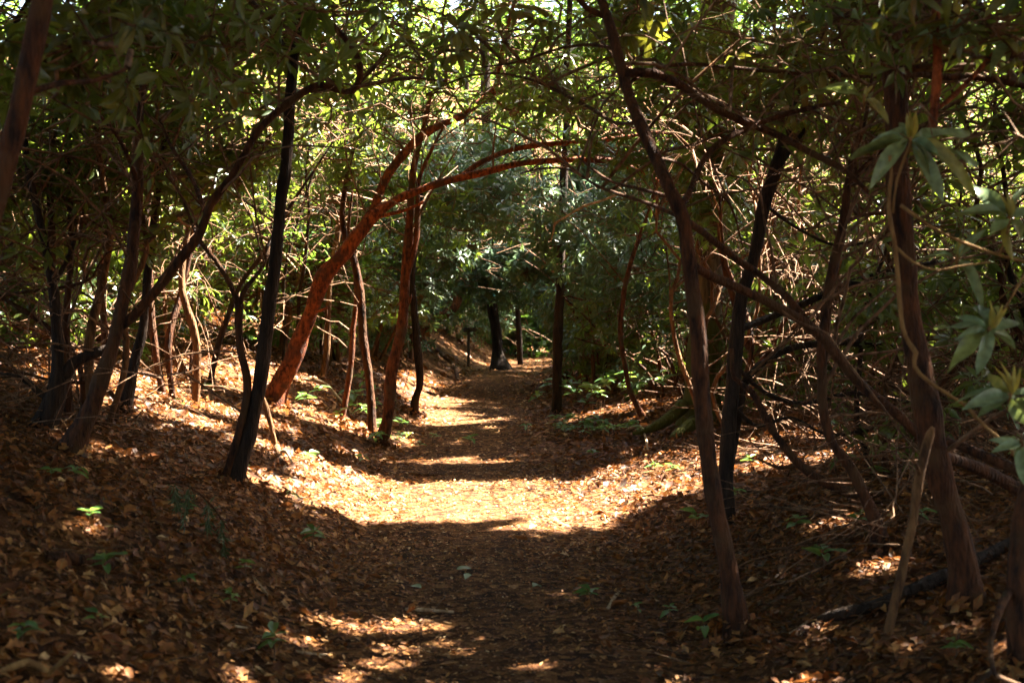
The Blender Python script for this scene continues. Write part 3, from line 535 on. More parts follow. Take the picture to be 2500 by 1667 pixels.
r3, b3, n3_ = tree('hardwood_tree', 'tall thick brown trunk at right with a pale vine winding beside it', 'tree', M_BROWN,
    [(2358, 1490, 110), (2352, 1417, 92), (2326, 1284, 86), (2290, 1150, 84), (2263, 1017, 84), (2238, 883, 82), (2222, 804, 80), (2206, 643, 78), (2192, 482, 77), (2186, 322, 76), (2176, 161, 75), (2160, 0, 74), (2140, -160, 66), (2120, -500, 50), (2100, -1200, 34), (2090, -1900, 20)],
    [[(2286, 1120, 44), (2340, 1125, 44, .1), (2400, 1150, 46, .2), (2470, 1190, 48, .3), (2560, 1240, 46, .4)], [(2182, 180, 26), (2240, 176, 26, .2), (2330, 186, 26, .3), (2410, 190, 25, .3), (2520, 215, 20, .3)], [(2196, 170, 18), (2270, 160, 16, -.3), (2330, 140, 12, -.5)]], sides=14)
foliage(r3, b3, n3_, np.vstack([ell(at(2300, 100, 7.6), (.5, .6, .25), 8), ell(at(2080, 60, 7.8), (.4, .5, .2), 5)]), bare=60, near=200)
r4, b4, n4_ = tree('thin_tree', 'dark crooked stem rising between the double trunk and thick brown trunk', 'tree', M_BROWN,
    [(2160, 1345, 48), (2140, 1275, 40), (2114, 1214, 38), (2076, 1140, 36), (2030, 1075, 34), (2012, 1000, 33), (2010, 920, 33), (2014, 836, 34), (2030, 697, 33), (2056, 563, 32), (2070, 456, 28), (2078, 390, 22), (2110, 300, 16), (2130, 180, 11)],
    [[(2070, 460, 16), (2100, 415, 14, .1), (2150, 370, 11, .1), (2200, 350, 8, .1)], [(2060, 545, 16), (2110, 525, 13, .2), (2170, 520, 10, .3)]])
foliage(r4, b4, n4_, ell(at(2100, 320, 8.8), (.4, .5, .35), 10), bare=90, near=60)
r5, b5, n5_ = tree('fallen_branch', 'long bowed limb sweeping down through the right thicket to the edge', 'branch', M_BROWN,
    [(1786, 850, 14), (1792, 921, 16), (1836, 958, 22), (1889, 1054, 28), (1953, 1134, 30), (2034, 1188, 32), (2114, 1210, 33), (2247, 1226, 34), (2354, 1216, 34), (2460, 1228, 34), (2600, 1262, 34)], [[(1953, 1134, 14), (1900, 1140, 12, .2), (1850, 1120, 8, .3)], [(2120, 1210, 14), (2080, 1260, 12, -.1), (2050, 1330, 9, -.2)]], d=8.6)
r6, b6, n6_ = tree('dead_stick', 'broken upright dead stick leaning against the thick brown trunk', 'stick', M_TAN,
    [(2150, 1600, 22), (2164, 1560, 24), (2200, 1406, 27), (2230, 1273, 29), (2248, 1150, 30), (2272, 1060, 26), (2280, 1042, 12)], [[(2246, 1160, 16), (2236, 1130, 12, -.05), (2222, 1118, 7, -.1)]])
r7, b7, n7_ = tree('leaning_tree', 'brown gnarled trunk cut by the right edge of frame', 'tree', M_BROWN,
    [(2510, 1640, 90), (2494, 1540, 80), (2488, 1440, 76), (2496, 1320, 76), (2510, 1220, 76), (2540, 1080, 84), (2580, 900, 76), (2600, 600, 60), (2620, 200, 40)], [[(2466, 1440, 36), (2440, 1500, 24, -.2), (2420, 1580, 18, -.3), (2430, 1650, 14, -.4)]])
foliage(r7, b7, n7_, ell(at(2560, 300, 6.8), (.4, .5, .6), 8), bare=70)
# reddish near stems, upper right
r8, b8, n8_ = tree('leaning_branch', 'red blurred stem hanging down at upper right with a side shoot', 'branch', M_RED,
    [(2292, -160, 30), (2284, 0, 30), (2286, 90, 30), (2287, 170, 31), (2280, 260, 31), (2272, 330, 27), (2262, 420, 17)], [[(2284, 268, 18), (2330, 232, 18, .05), (2400, 160, 18, .1), (2466, 85, 17, .15), (2540, 0, 16, .2)]], d=5.2)
foliage(r8, b8, n8_, np.vstack([ell(at(2420, 60, 5.2), (.2, .25, .1), 5), ell(at(2150, 30, 5.6), (.25, .3, .08), 5)]), near=120, size=(.08, .13))
r9, b9, n9_ = tree('leaning_branch', 'thick blurred limb slanting across the upper right corner', 'branch', M_BROWN,
    [(2300, -120, 66), (2360, -10, 62), (2420, 70, 58), (2470, 125, 54), (2560, 230, 48)], d=6.0)
# pale vine carrying the foreground leaf rosettes
rV, bV, nV = tree('rhododendron_sprig', 'pale bent twig in front of thick trunk carrying grey-green leaf rosettes', 'sprig', M_VINE,
    [(2172, 380, 10), (2176, 429, 12), (2169, 509, 14), (2186, 605, 15), (2196, 723, 16), (2204, 800, 16), (2220, 838, 17), (2236, 862, 17), (2232, 894, 16), (2274, 937, 15), (2350, 985, 14), (2407, 1043, 14), (2470, 1100, 13), (2520, 1180, 12)],
    [[(2186, 600, 11), (2230, 640, 10), (2290, 660, 9), (2340, 650, 8), (2420, 640, 7)], [(2200, 500, 12), (2270, 550, 11), (2350, 590, 11), (2450, 625, 11), (2560, 650, 11)],
     [(2350, 985, 9), (2400, 985, 8, -.05), (2466, 960, 7, -.1)], [(2440, 625, 8), (2460, 570, 8), (2468, 530, 7)], [(2520, 640, 9), (2450, 760, 8, -.1), (2418, 806, 7, -.1)], [(2180, 520, 9), (2190, 440, 9), (2225, 345, 9)]], d=4.9)
def rosette(px, py, d, leaves, shoot=None):
    "a twig-end bud that carries its ring of leaves and fresh shoots"
    c = at(px, py, d); e0 = c + np.array([0, .02, -.05]); Q, rr = catmull(np.array([e0, (e0 + c) / 2 + .003, c, c + np.array([0, -.004, .016])]), [.0035, .004, .006, .002], .01)
    V, T = tube(Q, rr, 7, .1); bud = link('rosette', make_mesh('rosette', V - bV, T), M_VINE, rV)
    for ex, ey, wpx, dz in leaves:
        e = at(ex, ey, d + dz + rng.normal(0, .03)); X = e - c; L = np.linalg.norm(X)
        Z = np.array([0, -0.55, 0.8]) + rng.normal(0, 0.3, 3)
        leaf_obj('leaf', HI_RH, bud, bV, c + X * 0.06, X, Z, L * 0.95, max(wpx / F * d * .85, 0.24 * L))
    for ex, ey in (shoot or []):
        e = at(ex, ey, d - 0.01); X = e - c; leaf_obj('new_leaf', HI_NEW, bud, bV, c, X, np.array([rng.normal(0, .4), -1, .1]), np.linalg.norm(X), 11 / F * d)
rosette(2222, 342, 4.9, [(2085, 348, 44, .02), (2110, 425, 54, -.05), (2075, 385, 46, .1), (2190, 355, 20, -.02), (2310, 485, 42, -.08), (2330, 440, 36, -.05), (2405, 440, 42, -.03), (2408, 372, 36, .1), (2380, 300, 42, .05), (2195, 290, 26, .08), (2290, 380, 40, -.12), (2255, 430, 34, .06), (2150, 300, 26, .1)], [(2222, 265), (2238, 268), (2212, 275), (2250, 272)])
rosette(2464, 535, 4.8, [(2325, 490, 34, .05), (2372, 430, 36, .1), (2415, 560, 44, -.05), (2540, 500, 40, 0), (2530, 590, 40, .05), (2440, 610, 34, .1), (2500, 440, 34, .12)], [(2462, 460), (2480, 470), (2448, 470)])
rosette(2336, 632, 5.0, [(2395, 552, 22, -.05), (2230, 595, 20, .1), (2352, 560, 26, .02), (2415, 730, 40, -.1)], [(2398, 548), (2350, 575)])
rosette(2415, 806, 4.7, [(2285, 778, 24, .02), (2330, 750, 24, .05), (2395, 730, 38, .1), (2330, 830, 26, -.04), (2400, 895, 38, -.1), (2310, 880, 50, -.08), (2500, 770, 34, 0), (2480, 850, 34, .05), (2380, 690, 30, .12), (2470, 740, 30, .1)], [(2438, 735), (2450, 742), (2462, 748), (2425, 740)])
rosette(2467, 965, 4.6, [(2330, 930, 28, .02), (2360, 985, 40, -.05), (2350, 950, 24, .05), (2390, 1005, 40, -.1), (2560, 940, 34, 0), (2510, 1040, 40, -.06), (2400, 900, 26, .1), (2530, 1000, 34, .1)], [(2462, 880), (2480, 885), (2500, 895), (2450, 890)])
rosette(2496, 1085, 4.6, [(2420, 1070, 28, 0), (2425, 1095, 30, -.04), (2500, 1180, 44, -.06), (2560, 1060, 34, 0), (2490, 1140, 40, .06)])
rosette(2110, 240, 5.0, [(1960, 190, 34, .1), (2020, 200, 32, -.02), (2130, 215, 26, .08), (2160, 275, 24, .04), (2170, 300, 26, -.05)], [(2128, 205), (2118, 208)])
rosette(2330, 60, 5.2, [(2200, 95, 46, .05), (2250, 110, 40, -.05), (2330, 105, 40, -.1), (2395, 130, 40, 0), (2420, 20, 34, .1), (2290, 20, 34, .1)], [(2335, -30), (2350, -10)])
rosette(2480, 100, 5.2, [(2400, 165, 46, -.05), (2450, 175, 40, .05), (2390, 95, 34, .1), (2550, 150, 40, 0)])

# ================================================================== thicket of rhododendrons on both banks and over the far trail
ORD = ['first', 'second', 'third', 'fourth', 'fifth', 'sixth', 'seventh', 'eighth', 'ninth', 'tenth', 'eleventh', 'twelfth']
def crooked(b, h, lean, r0, n=9, wig=0.16):
    z = np.linspace(0, 1, n)[:, None]
    P = b + np.array([lean[0], lean[1], h]) * z ** np.array([[1.3, 1.3, 0.9]]) + np.cumsum(rng.normal(0, wig * 0.45, (n, 3)) * np.array([1, 1, .4]), 0) * (z > 0)
    P[0] = b - np.array([0, 0, 0.12])
    return P, r0 * np.linspace(1, 0.3, n)
def shrub(x, y, label, group, h=3.4, stems=3, sprays=34, toward=0.0, rad=(1.1, 1.0), zlow=0.35, bare=26, mat=None, bark=None, near=0, mass=(), low=0, cross=0, keep_lit=0.06, whorls=(5, 8), size=(.09, .16), lift=0.7, r0=0.032):
    base = np.array([x, y, float(ground(x, y))]); root = empty('rhododendron', base); tag(root, label, 'shrub', group)
    nodes = []
    for k in range(stems):
        a = rng.uniform(0, 6.28); b = base + np.array([math.cos(a), math.sin(a), 0]) * 0.15; b[2] = ground(b[0], b[1])
        P, r = crooked(b, h * rng.uniform(0.7, 1.0), (toward * rng.uniform(0.4, 1.1) + rng.normal(0, .35), rng.normal(0, .4)), r0 * rng.uniform(.6, 1.2))
        Q, rr = catmull(P, r, 0.12); V, T = tube(Q, rr, 7, 0.1)
        link('stem', make_mesh('stem', V - base, T), bark or [M_BROWN, M_DARK, M_TAN][int(rng.integers(3))], root); nodes.append(Q[len(Q) // 5:])
    for k in range(cross):                   # bowed limbs that sprawl sideways through the thicket
        a = rng.uniform(0, 6.28); b = base + np.array([math.cos(a), math.sin(a), 0]) * 0.2; b[2] = ground(b[0], b[1])
        P, r = crooked(b, rng.uniform(.5, 2.0), (rng.choice([-1, 1]) * rng.uniform(.9, 2.2), rng.normal(0, .5)), r0 * rng.uniform(.45, .8), 9, .2); P = P[~tunnel(P + np.array([0, 0, .1]))]
        if len(P) < 4: continue
        Q, rr = catmull(P, r[:len(P)], .14); V, T = tube(Q, rr, 6, .1); link('limb', make_mesh('limb', V - base, T), M_BROWN, root); nodes.append(Q)
    nd = np.vstack(nodes)
    i = rng.integers(0, len(nd), sprays); q = nd[i] + nrm(rng.normal(size=(sprays, 3))) * rng.uniform(0.15, 1, (sprays, 1)) * np.array([rad[0], rad[0], rad[1]])
    if low: lw = base + np.stack([rng.normal(0, .8, low), rng.normal(0, .8, low), rng.uniform(.25, 1.3, low)], -1)
    q[:, 2] = np.maximum(q[:, 2], base[2] + zlow + rng.uniform(0, .6, sprays))
    if low: q = np.vstack([q, lw])
    if len(mass): q = np.vstack([q] + [ell(*m_) for m_ in mass])
    foliage(root, base, nd, q, mat=mat, bare=bare, near=near, keep_lit=keep_lit, whorls=whorls, size=size, lift=lift)
    return root
for side, word in ((-1, 'left'), (1, 'right')):
    for row, y in enumerate([9.6, 12.0, 14.4, 16.8, 19.4, 22.0, 25.0, 28.5]):
        k = 0; x0 = (2.7 if side < 0 else 2.3) - (0.5 if y > 18 else 0); xm = 0.37 * y + 1.2
        while True:
            x = side * (x0 + k * 1.55 + rng.uniform(-.3, .3))
            if abs(x) > xm: break
            yy = y + rng.uniform(-.6, .6); dist = 'row nearest the viewer' if row == 0 else ORD[row] + ' row from the viewer'
            near = row < 2
            shrub(x + (xc(y) if y > 10 else 0), yy, 'leafy rhododendron in %s thicket, %s, %s from the trail' % (word, dist, ORD[k]), 'rhododendrons of the %s thicket' % word,
                  h=rng.uniform(2.9, 3.9), stems=int(rng.integers(2, 5)), sprays=((13 if side < 0 and row == 0 else 24) if near else 52 if row < 5 else 40), toward=-side * (0.5 if k == 0 else 0.15), zlow=((1.15 if side < 0 else .75) if near else .2), bare=(int((130 if side > 0 else 80) * (1 if row < 3 else .45))), near=0, low=((26 if side > 0 else 0) if row == 1 else (22 if row < 4 else 13) if row > 1 else 8 if side > 0 else 0), cross=(4 if side > 0 and row < 4 else 2 if row < 4 else 0))
            k += 1
shrub(2.35, 12.9, 'sunlit rhododendron whose leaves hide the upper trunk of the mossy tree', None, h=4.4, stems=4, sprays=20, zlow=1.6, bare=70, mass=[(at(1740, 230, 12.9), (.55, .5, .8), 56), (at(1790, 470, 12.8), (.4, .4, .4), 16), (at(1690, 60, 12.6), (.6, .5, .4), 22)])
# the mass closing the view over the far trail
MASS = {0: [(at(1230, 560, 24.5), (1.0, .8, .6), 100), (at(1010, 590, 23), (.9, .8, .7), 80), (at(1150, 520, 23.5), (1.1, .8, .7), 90)], 1: [(at(1400, 540, 22.5), (1.3, .8, .6), 80), (at(1270, 630, 23.5), (1.0, .7, .4), 60), (at(1420, 680, 22), (.7, .6, .6), 50)], 2: [(at(1550, 620, 21), (.9, .8, .9), 90), (at(1480, 760, 20.5), (.5, .5, .5), 40)], 3: [(at(1100, 420, 25), (1.5, .9, .7), 110)], 4: [(at(1350, 430, 25), (1.6, .9, .8), 130)], 5: [(at(1600, 480, 24), (1.3, .9, 1.1), 110)],
        6: [(at(1220, 655, 27.5), (1.3, .8, .5), 100), (at(1060, 640, 30), (1.4, .9, .8), 90)], 7: [(at(1380, 640, 30), (1.5, .9, .9), 100)], 9: [(at(1230, 690, 31.5), (1.6, .9, .7), 110), (at(1230, 590, 32), (2.0, .9, 1.2), 120), (at(1130, 720, 34), (1.4, .8, 1.0), 100)], 10: [(at(1285, 812, 37.4), (1.3, .6, .6), 100), (at(1280, 740, 37), (1.6, .8, 1.1), 120)], 11: [(at(1330, 790, 34.5), (1.5, .7, .8), 110), (at(1450, 760, 33), (1.8, .8, 1.2), 120)]}
for k, (x, y, h, tw) in enumerate([(-2.2, 22.5, 3.6, 1.3), (1.3, 22.0, 3.4, -.6), (2.4, 20.5, 3.4, -.9), (-1.9, 26, 4.2, 1.5), (1.1, 25.5, 4.2, -.9), (2.8, 24.5, 4, -1.2), (-2.4, 30, 4.6, 1.6), (1.6, 30, 4.6, -1.2), (3.6, 28.5, 4.6, -1.0), (-1.7, 34, 4.2, .8), (0.4, 38, 4.2, 0), (2.9, 34, 4.2, -.5), (-3.8, 33.5, 5, .6), (5.6, 32, 5, -.4)]):
    shrub(x, y, 'dense green rhododendron overhanging the far trail, %s from the viewer' % ORD[min(k, 11)] if k < 12 else 'dense green rhododendron closing the far view at %s' % ('left' if k == 12 else 'right'), 'rhododendrons over the far trail',
          h=h, stems=4, sprays=64, toward=tw, rad=(1.5, 1.2), zlow=.5, bare=50, lift=(0, -.55, .45), size=(.10, .17), mass=MASS.get(k, ()), mat=M_RHW, low=34)

# ================================================================== sunlit broadleaf trees beyond
def broad_tree(name, x, y, label, group, h, crown, clumps, per, leaf=(.11, .2), r0=.12, mat=None, cr_z=.62, bark=None, shaft=False, clump_r=.55):
    base = np.array([x, y, float(ground(x, y))]); root = empty(name, base); tag(root, label, 'tree', group)
    P, r = crooked(base, h * .95, (rng.normal(0, .4), rng.normal(0, .4)), r0, 8, .14); Q, rr = catmull(P, r, .25); V, T = tube(Q, rr, 8, .08)
    link('trunk', make_mesh('trunk', V - base, T), bark or M_DARK, root)
    c = base + np.array([0, 0, h * cr_z]); q = ell(c, crown, clumps); nd = Q[len(Q) // 3:]
    a = nd[np.argmin(np.linalg.norm(q[:, None] - nd[None], axis=2) + 1.2 * np.maximum(0, nd[None, :, 2] - q[:, None, 2]), 1)]
    t = np.linspace(0, 1, 4)[None, :, None]; BP = a[:, None] * (1 - t) + q[:, None] * t + np.sin(math.pi * t) * rng.normal(0, .15, (clumps, 1, 3))
    V, T = twig_batch(BP, np.linspace(.03, .006, 4)[None] * np.ones((clumps, 1)), 3)
    tag(link('branches', make_mesh('branches', V - base, T), M_TWIG, root), kind='stuff')
    N = clumps * per; p = np.repeat(q, per, 0) + nrm(rng.normal(size=(N, 3))) * rng.uniform(.1, 1, (N, 1)) * np.array([clump_r, clump_r, clump_r * .55])
    if shaft: p = p[~in_shaft(p, .1)]
    N = len(p); X = rng.normal(size=(N, 3)) * np.array([1, 1, .5]); Z = rng.normal(size=(N, 3)) * .55 + np.array([0, 0, 1]); L = rng.uniform(*leaf, N)
    V, T, A = leaves_batch(p, X, Z, L, L * .62, QUAD)
    tag(link('crown', make_mesh('crown', V - base, T, A, smooth=False), mat or M_BROAD, root), kind='stuff')
    return root
spots = []
for k, (x, y, h) in enumerate([(-13, 34, 11), (-9, 32, 9), (-5.2, 36, 11), (-1.2, 41, 12), (2.8, 39, 11), (6.5, 35, 10), (10, 33, 10), (13.5, 36, 11), (-16, 42, 13), (-8.5, 44, 13), (-3.5, 50, 15), (3.5, 51, 15), (8.5, 46, 13), (15.5, 45, 13), (-13, 55, 16), (0, 62, 17), (12, 58, 16), (-22, 52, 15), (22, 50, 15), (-7, 68, 18), (7, 70, 18), (19, 68, 18), (-18, 70, 18)]):
    row = 'front' if k < 8 else ('middle' if k < 14 else 'rear'); n = k if k < 8 else (k - 8 if k < 14 else k - 14)
    broad_tree('broadleaf_tree', x, y, 'sunlit yellow-green broadleaf tree beyond the thicket, %s row, %s from the start of the row' % (row, ORD[n]), 'sunlit trees beyond the thicket', h, (3.3, 2.6, h * .5), 124 if k < 14 else 70, 30, (.14, .26) if k < 14 else (.22, .36), r0=.13, clump_r=.7, cr_z=.55)
for k, (x, y, h, lab) in enumerate([(-3.4, 27.5, 9.5, 'left of the far trail'), (2.6, 28.5, 9.5, 'right of the far trail'), (6.2, 25.5, 9, 'behind the mossy tree'), (-6.6, 26, 9, 'above the left thicket'), (.2, 32.5, 10.5, 'over the trail bend'), (9.5, 27, 9.5, 'above the right thicket')]):
    broad_tree('broadleaf_tree', x, y, 'slender sunlit broadleaf tree rising ' + lab, 'slender trees over the far trail', h, (2.4, 2.0, 2.4), 90, 30, (.12, .2), r0=.07, clump_r=.6, cr_z=.72)
k = 0
for y in (37, 42, 48, 56):
    for j, x in enumerate(np.arange(-.42 * y, .42 * y + .1, 5.2)):
        x = float(x + rng.uniform(-1, 1)); k += 1
        broad_tree('understory_shrub', x, y + rng.uniform(-1.5, 1.5), 'sunlit green understory shrub on the slope beyond, %s row, %s along it' % (ORD[(37, 42, 48, 56).index(y)], ORD[j]), 'understory shrubs on the far slope', rng.uniform(3, 4.4), (2.4, 1.6, 1.9), 26, 24, (.17, .3), r0=.04, cr_z=.5, clump_r=.7)
for k, (x, y, h) in enumerate([(-13, 20, 12), (-12, 12, 12), (-11, 4, 12), (-9, -4, 12), (-3.5, -8, 12), (3.5, -8, 12), (10.5, -5, 12), (11, 3, 12), (13, 10, 11), (15, 18, 11), (-5, -16, 14), (6, -16, 14)]):  # unseen ring of trees, put in to keep out sky light
    broad_tree('broadleaf_tree', x, y, 'unseen tall broadleaf tree added around the viewer to block sky light, %s of the ring' % ORD[k], 'unseen shading trees around the viewer', h, (3.8, 3.8, h * .5), 90, 36, (.45, .7), r0=.15, clump_r=1.0, cr_z=.5, shaft=True, mat=M_CAN)
# fresh green saplings behind the red trunk
for k, (px, py, d, hh) in enumerate([(640, 800, 17.5, 2.0), (720, 790, 18.5, 2.3), (800, 800, 19.0, 2.4), (600, 760, 19.5, 2.2)]):
    p = at(px, py, d)
    broad_tree('sapling', p[0], p[1], 'bright green broadleaf sapling behind the red trunk, %s' % ['nearest the dark straight trunk', 'directly behind the red trunk', 'nearest the trail', 'farthest back on the bank'][k], 'green saplings behind the red trunk', hh, (.9, .8, .9), 30, 22, (.06, .11), r0=.018, bark=M_TAN, cr_z=.55, clump_r=.35)

# ================================================================== unseen high canopy added for shade, gaps cut where sun patches are wanted
own = [(rE, bE, at(790, -1600, 12)), (rT, bT, at(1790, -1700, 16)), (r3, b3, at(2100, -1300, 7.5)), (rC, bC, at(450, -700, 14)), (rM, bM, at(1172, -700, 27)), (rP, bP, at(1400, -600, 19)), (r2, b2, at(2080, -700, 9.5))]
NC = 420000; NO = 30000
cpos = np.stack([rng.uniform(-5, 19, NC), rng.uniform(-2, 41, NC), rng.uniform(7.5, 12.5, NC)], -1)
cpos[:, 2] += np.clip((cpos[:, 1] - 22) * .2, 0, 3)
out_ = np.stack([rng.uniform(-17, 19, NO), rng.uniform(-16, 22, NO), rng.uniform(7, 12, NO)], -1); out_ = out_[(out_[:, 0] < -5) | (out_[:, 1] < -1)]; NO = len(out_)  # unseen cover added over and behind the camera against sky light
out_ = out_[np.hypot(out_[:, 0] - 3.5, out_[:, 1] + 3.5) > 3.8]; NO = len(out_); cpos = np.vstack([cpos, out_]); big = np.arange(len(cpos)) >= NC; NC = len(cpos)  # opening left in the added cover so sky light reaches the rosettes
cx_, cy_ = sun_foot(cpos)
dens = np.where(cx_ < -2.8, np.interp(cy_, [8, 16, 18], [.30, .27, .02]), np.interp(cy_, [8, 13.5, 15.5], [.30, .2, .03]))
cen_ = np.abs(cx_ - xc(cy_)) < 3.3
dens = np.where(cen_ & (cy_ > 11), np.interp(cy_, [17, 19, 24, 26], [.28, .15, .15, .24]), dens)
dens = dens * np.clip(1 + .55 * n2(cpos[:, 0], cpos[:, 1], .9) + .35 * n3(cpos, 2.2), np.where(cy_ < 12, .4, np.where(cx_ < -2.4, .55, np.where(cen_, .45, .1))), 2)
inside = (cx_ > -10.5) & (cx_ < 9) & (cy_ > -2.5) & (cy_ < np.where(cen_, 37, 24) + 1.5 * n2(cx_, cx_, .9))
kp = (big | (inside & (rng.uniform(size=NC) < np.clip(dens, 0.02, 1)))) & ~in_shaft(cpos, .26) & ~in_gap(cpos)
cpos = cpos[kp]; big = big[kp]; N = len(cpos)
X = rng.normal(size=(N, 3)) * np.array([1, 1, .3]); Z = rng.normal(size=(N, 3)) * .4 + np.array([0, 0, 1]); L = rng.uniform(.36, .6, N) * np.interp(cpos[:, 1], [20, 30], [1, .6]) * np.where(big, 1.5, 1)
who = np.argmin(np.stack([np.linalg.norm(cpos[:, :2] - o[2][:2] - np.array([4, 2]), axis=1) for o in own]), 0)
for i, (rt, bs_, tp) in enumerate(own):
    s = who == i
    if s.sum() == 0: continue
    V, T, A = leaves_batch(cpos[s], X[s], Z[s], L[s], L[s] * .6, QUAD)
    tag(link('crown', make_mesh('crown', V - bs_, T, A, smooth=False), M_CAN, rt), kind='stuff')  # leaves added for shade, shared out to the nearest tall trunk
    q = cpos[s][rng.integers(0, s.sum(), 40)]; q = q[~in_shaft(q, .5, 0)]; nb = len(q); t = np.linspace(0, 1, 9)[None, :, None]
    a_ = tp + np.array([0, 0, 1.0]) * rng.uniform(-.5, 2.5, (nb, 1)); BP = a_[:, None] * (1 - t) + q[:, None] * t + np.sin(math.pi * t) * rng.normal(0, .5, (nb, 1, 3)) + np.sin(3 * math.pi * t) * rng.normal(0, .15, (nb, 1, 3))
    BP = BP[[not in_shaft(b_, .05, 0).any() for b_ in BP]]; nb = len(BP)
    V, T = twig_batch(BP, np.linspace(.03, .008, 9)[None] * np.ones((nb, 1)), 4)
    tag(link('upper_branches', make_mesh('upper_branches', V - bs_, T), M_TWIG, rt), kind='stuff')

# ================================================================== leaf litter
def gnormal(x, y):
    e = .03; return nrm(np.stack([-(ground(x + e, y) - ground(x - e, y)) / (2 * e), -(ground(x, y + e) - ground(x, y - e)) / (2 * e), np.ones_like(x)], -1))
LOBED_O = np.array([[0, 0, 0], [.18, .18, .03], [.30, .48, .10], [.45, .20, .02], [.62, .42, .08], [.72, .16, .02], [1, 0, -.06], [.72, -.16, .02], [.62, -.42, .10], [.45, -.20, .02], [.30, -.48, .08], [.18, -.18, .03], [.45, 0, -.03]])
LOBED = (LOBED_O, np.array([[12, i, (i + 1)] for i in range(11)] + [[12, 11, 0]]), np.array([.3] + [1] * 5 + [.5] + [1] * 5 + [0]))
CURL = (np.array([[0, 0, 0], [.5, .5, .16], [.5, 0, 0], [.5, -.5, .12], [1, 0, .22]]), LO[1], LO[2])
lv = []
def litter(y0, y1, dens, size, cover=1.0):
    wid = lambda y: .37 * y + 1.2
    n = int(dens * (y1 - y0) * 2 * wid(.5 * (y0 + y1)))
    y = rng.uniform(y0, y1, n); x = rng.uniform(-1, 1, n) * wid(y)
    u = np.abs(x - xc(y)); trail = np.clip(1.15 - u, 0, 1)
    sz = rng.uniform(*size, n) * (1 - .55 * trail) * np.exp(rng.normal(0, .28, n))
    nv = gnormal(x, y); tilt = .42 - .26 * trail
    Z = nv + rng.normal(size=(n, 3)) * tilt[:, None]; X = np.cross(Z, rng.normal(size=(n, 3)))
    p = np.stack([x, y, ground(x, y) + .004 + rng.uniform(0, .028, n) * (1 - .6 * trail)], -1)
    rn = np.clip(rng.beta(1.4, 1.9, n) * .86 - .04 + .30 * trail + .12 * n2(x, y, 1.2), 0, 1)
    kind = rng.choice(3, n, p=[.45, .14, .41])
    for k, tm in enumerate((LO, LOBED, CURL)):
        s = kind == k; W = sz[s] * (rng.uniform(.35, .6, s.sum()) if k != 1 else rng.uniform(.7, 1.0, s.sum()))
        if y0 > 12 and k != 1: tm = QUAD
        lv.append(leaves_batch(p[s] - nrm(X[s]) * sz[s][:, None] * .5, X[s], Z[s], sz[s], W, tm, rn[s]))
litter(2.8, 6, 1050, (.026, .058)); litter(6, 9, 1050, (.026, .056)); litter(9, 13, 620, (.032, .068)); litter(13, 19, 230, (.045, .095)); litter(19, 27, 80, (.07, .13)); litter(27, 40, 22, (.11, .2))
for bx_, by_, br_ in BASES:                  # leaves drifted against the foot of every trunk
    if by_ > 22: continue
    n = int(60 + 500 * br_); a = rng.uniform(0, 6.28, n); q_ = rng.exponential(.07, n); rr_ = br_ * 1.15 + q_; x = bx_ + np.cos(a) * rr_; y = by_ + np.sin(a) * rr_
    p = np.stack([x, y, ground(x, y) + .01 + .085 * np.exp(-q_ / .06) * rng.uniform(.2, 1, n)], -1); Z = np.stack([np.cos(a) * .7, np.sin(a) * .7, np.ones(n)], -1) + rng.normal(0, .4, (n, 3)); X = np.cross(Z, rng.normal(size=(n, 3)))
    s = rng.uniform(.035, .08, n); lv.append(leaves_batch(p - nrm(X) * s[:, None] * .5, X, Z, s, s * rng.uniform(.4, .7, n), CURL, rng.beta(2, 2.4, n)))
V, T, o_ = [], [], 0; A = {'rnd': [], 'edge': []}
for v, t, a in lv: V.append(v); T.append(t + o_); o_ += len(v); A['rnd'].append(a['rnd']); A['edge'].append(a['edge'])
tag(link('leaf_litter', make_mesh('leaf_litter', np.vstack(V), np.vstack(T), {k: np.concatenate(q) for k, q in A.items()}, smooth=False), M_LIT),
    'brown fallen leaves carpeting the forest floor and trail', 'leaf litter', kind='stuff')
# the largest fallen leaves near the viewer, one by one
LOBM = make_mesh('lobed_leaf', LOBED_O * np.array([1, 1, 1]), LOBED[1], {'edge': LOBED[2]}); LOBM.materials.append(M_LITO)
CURM = make_mesh('curled_leaf', *hi_leaf(-.35, .3, 1.5)[:2], attrs={'edge': hi_leaf(-.35, .3, 1.5)[2]}); CURM.materials.append(M_LITO)
FALL = HI_FALL + [LOBM] * 5 + [CURM] * 2
for k in range(290):
    y = 3.6 + 5.2 * rng.uniform() ** 1.3; x = rng.uniform(-1, 1) * (.36 * y); 
    if abs(x - xc(y)) < .7 and rng.uniform() < .5: x = math.copysign(1.3 + rng.uniform(0, .6), x)
    s = rng.uniform(.05, .08); Z = gnormal(np.array([x]), np.array([y]))[0] + rng.normal(0, .32, 3); X = np.cross(Z, rng.normal(size=3))
    i = rng.integers(len(FALL)); m_ = FALL[i]
    leaf_obj('fallen_leaf', [m_], GROUND, np.zeros(3), (x, y, float(ground(x, y)) + .03), X, Z, s, s * (.95 if m_ is LOBM else rng.uniform(.4, .6)))

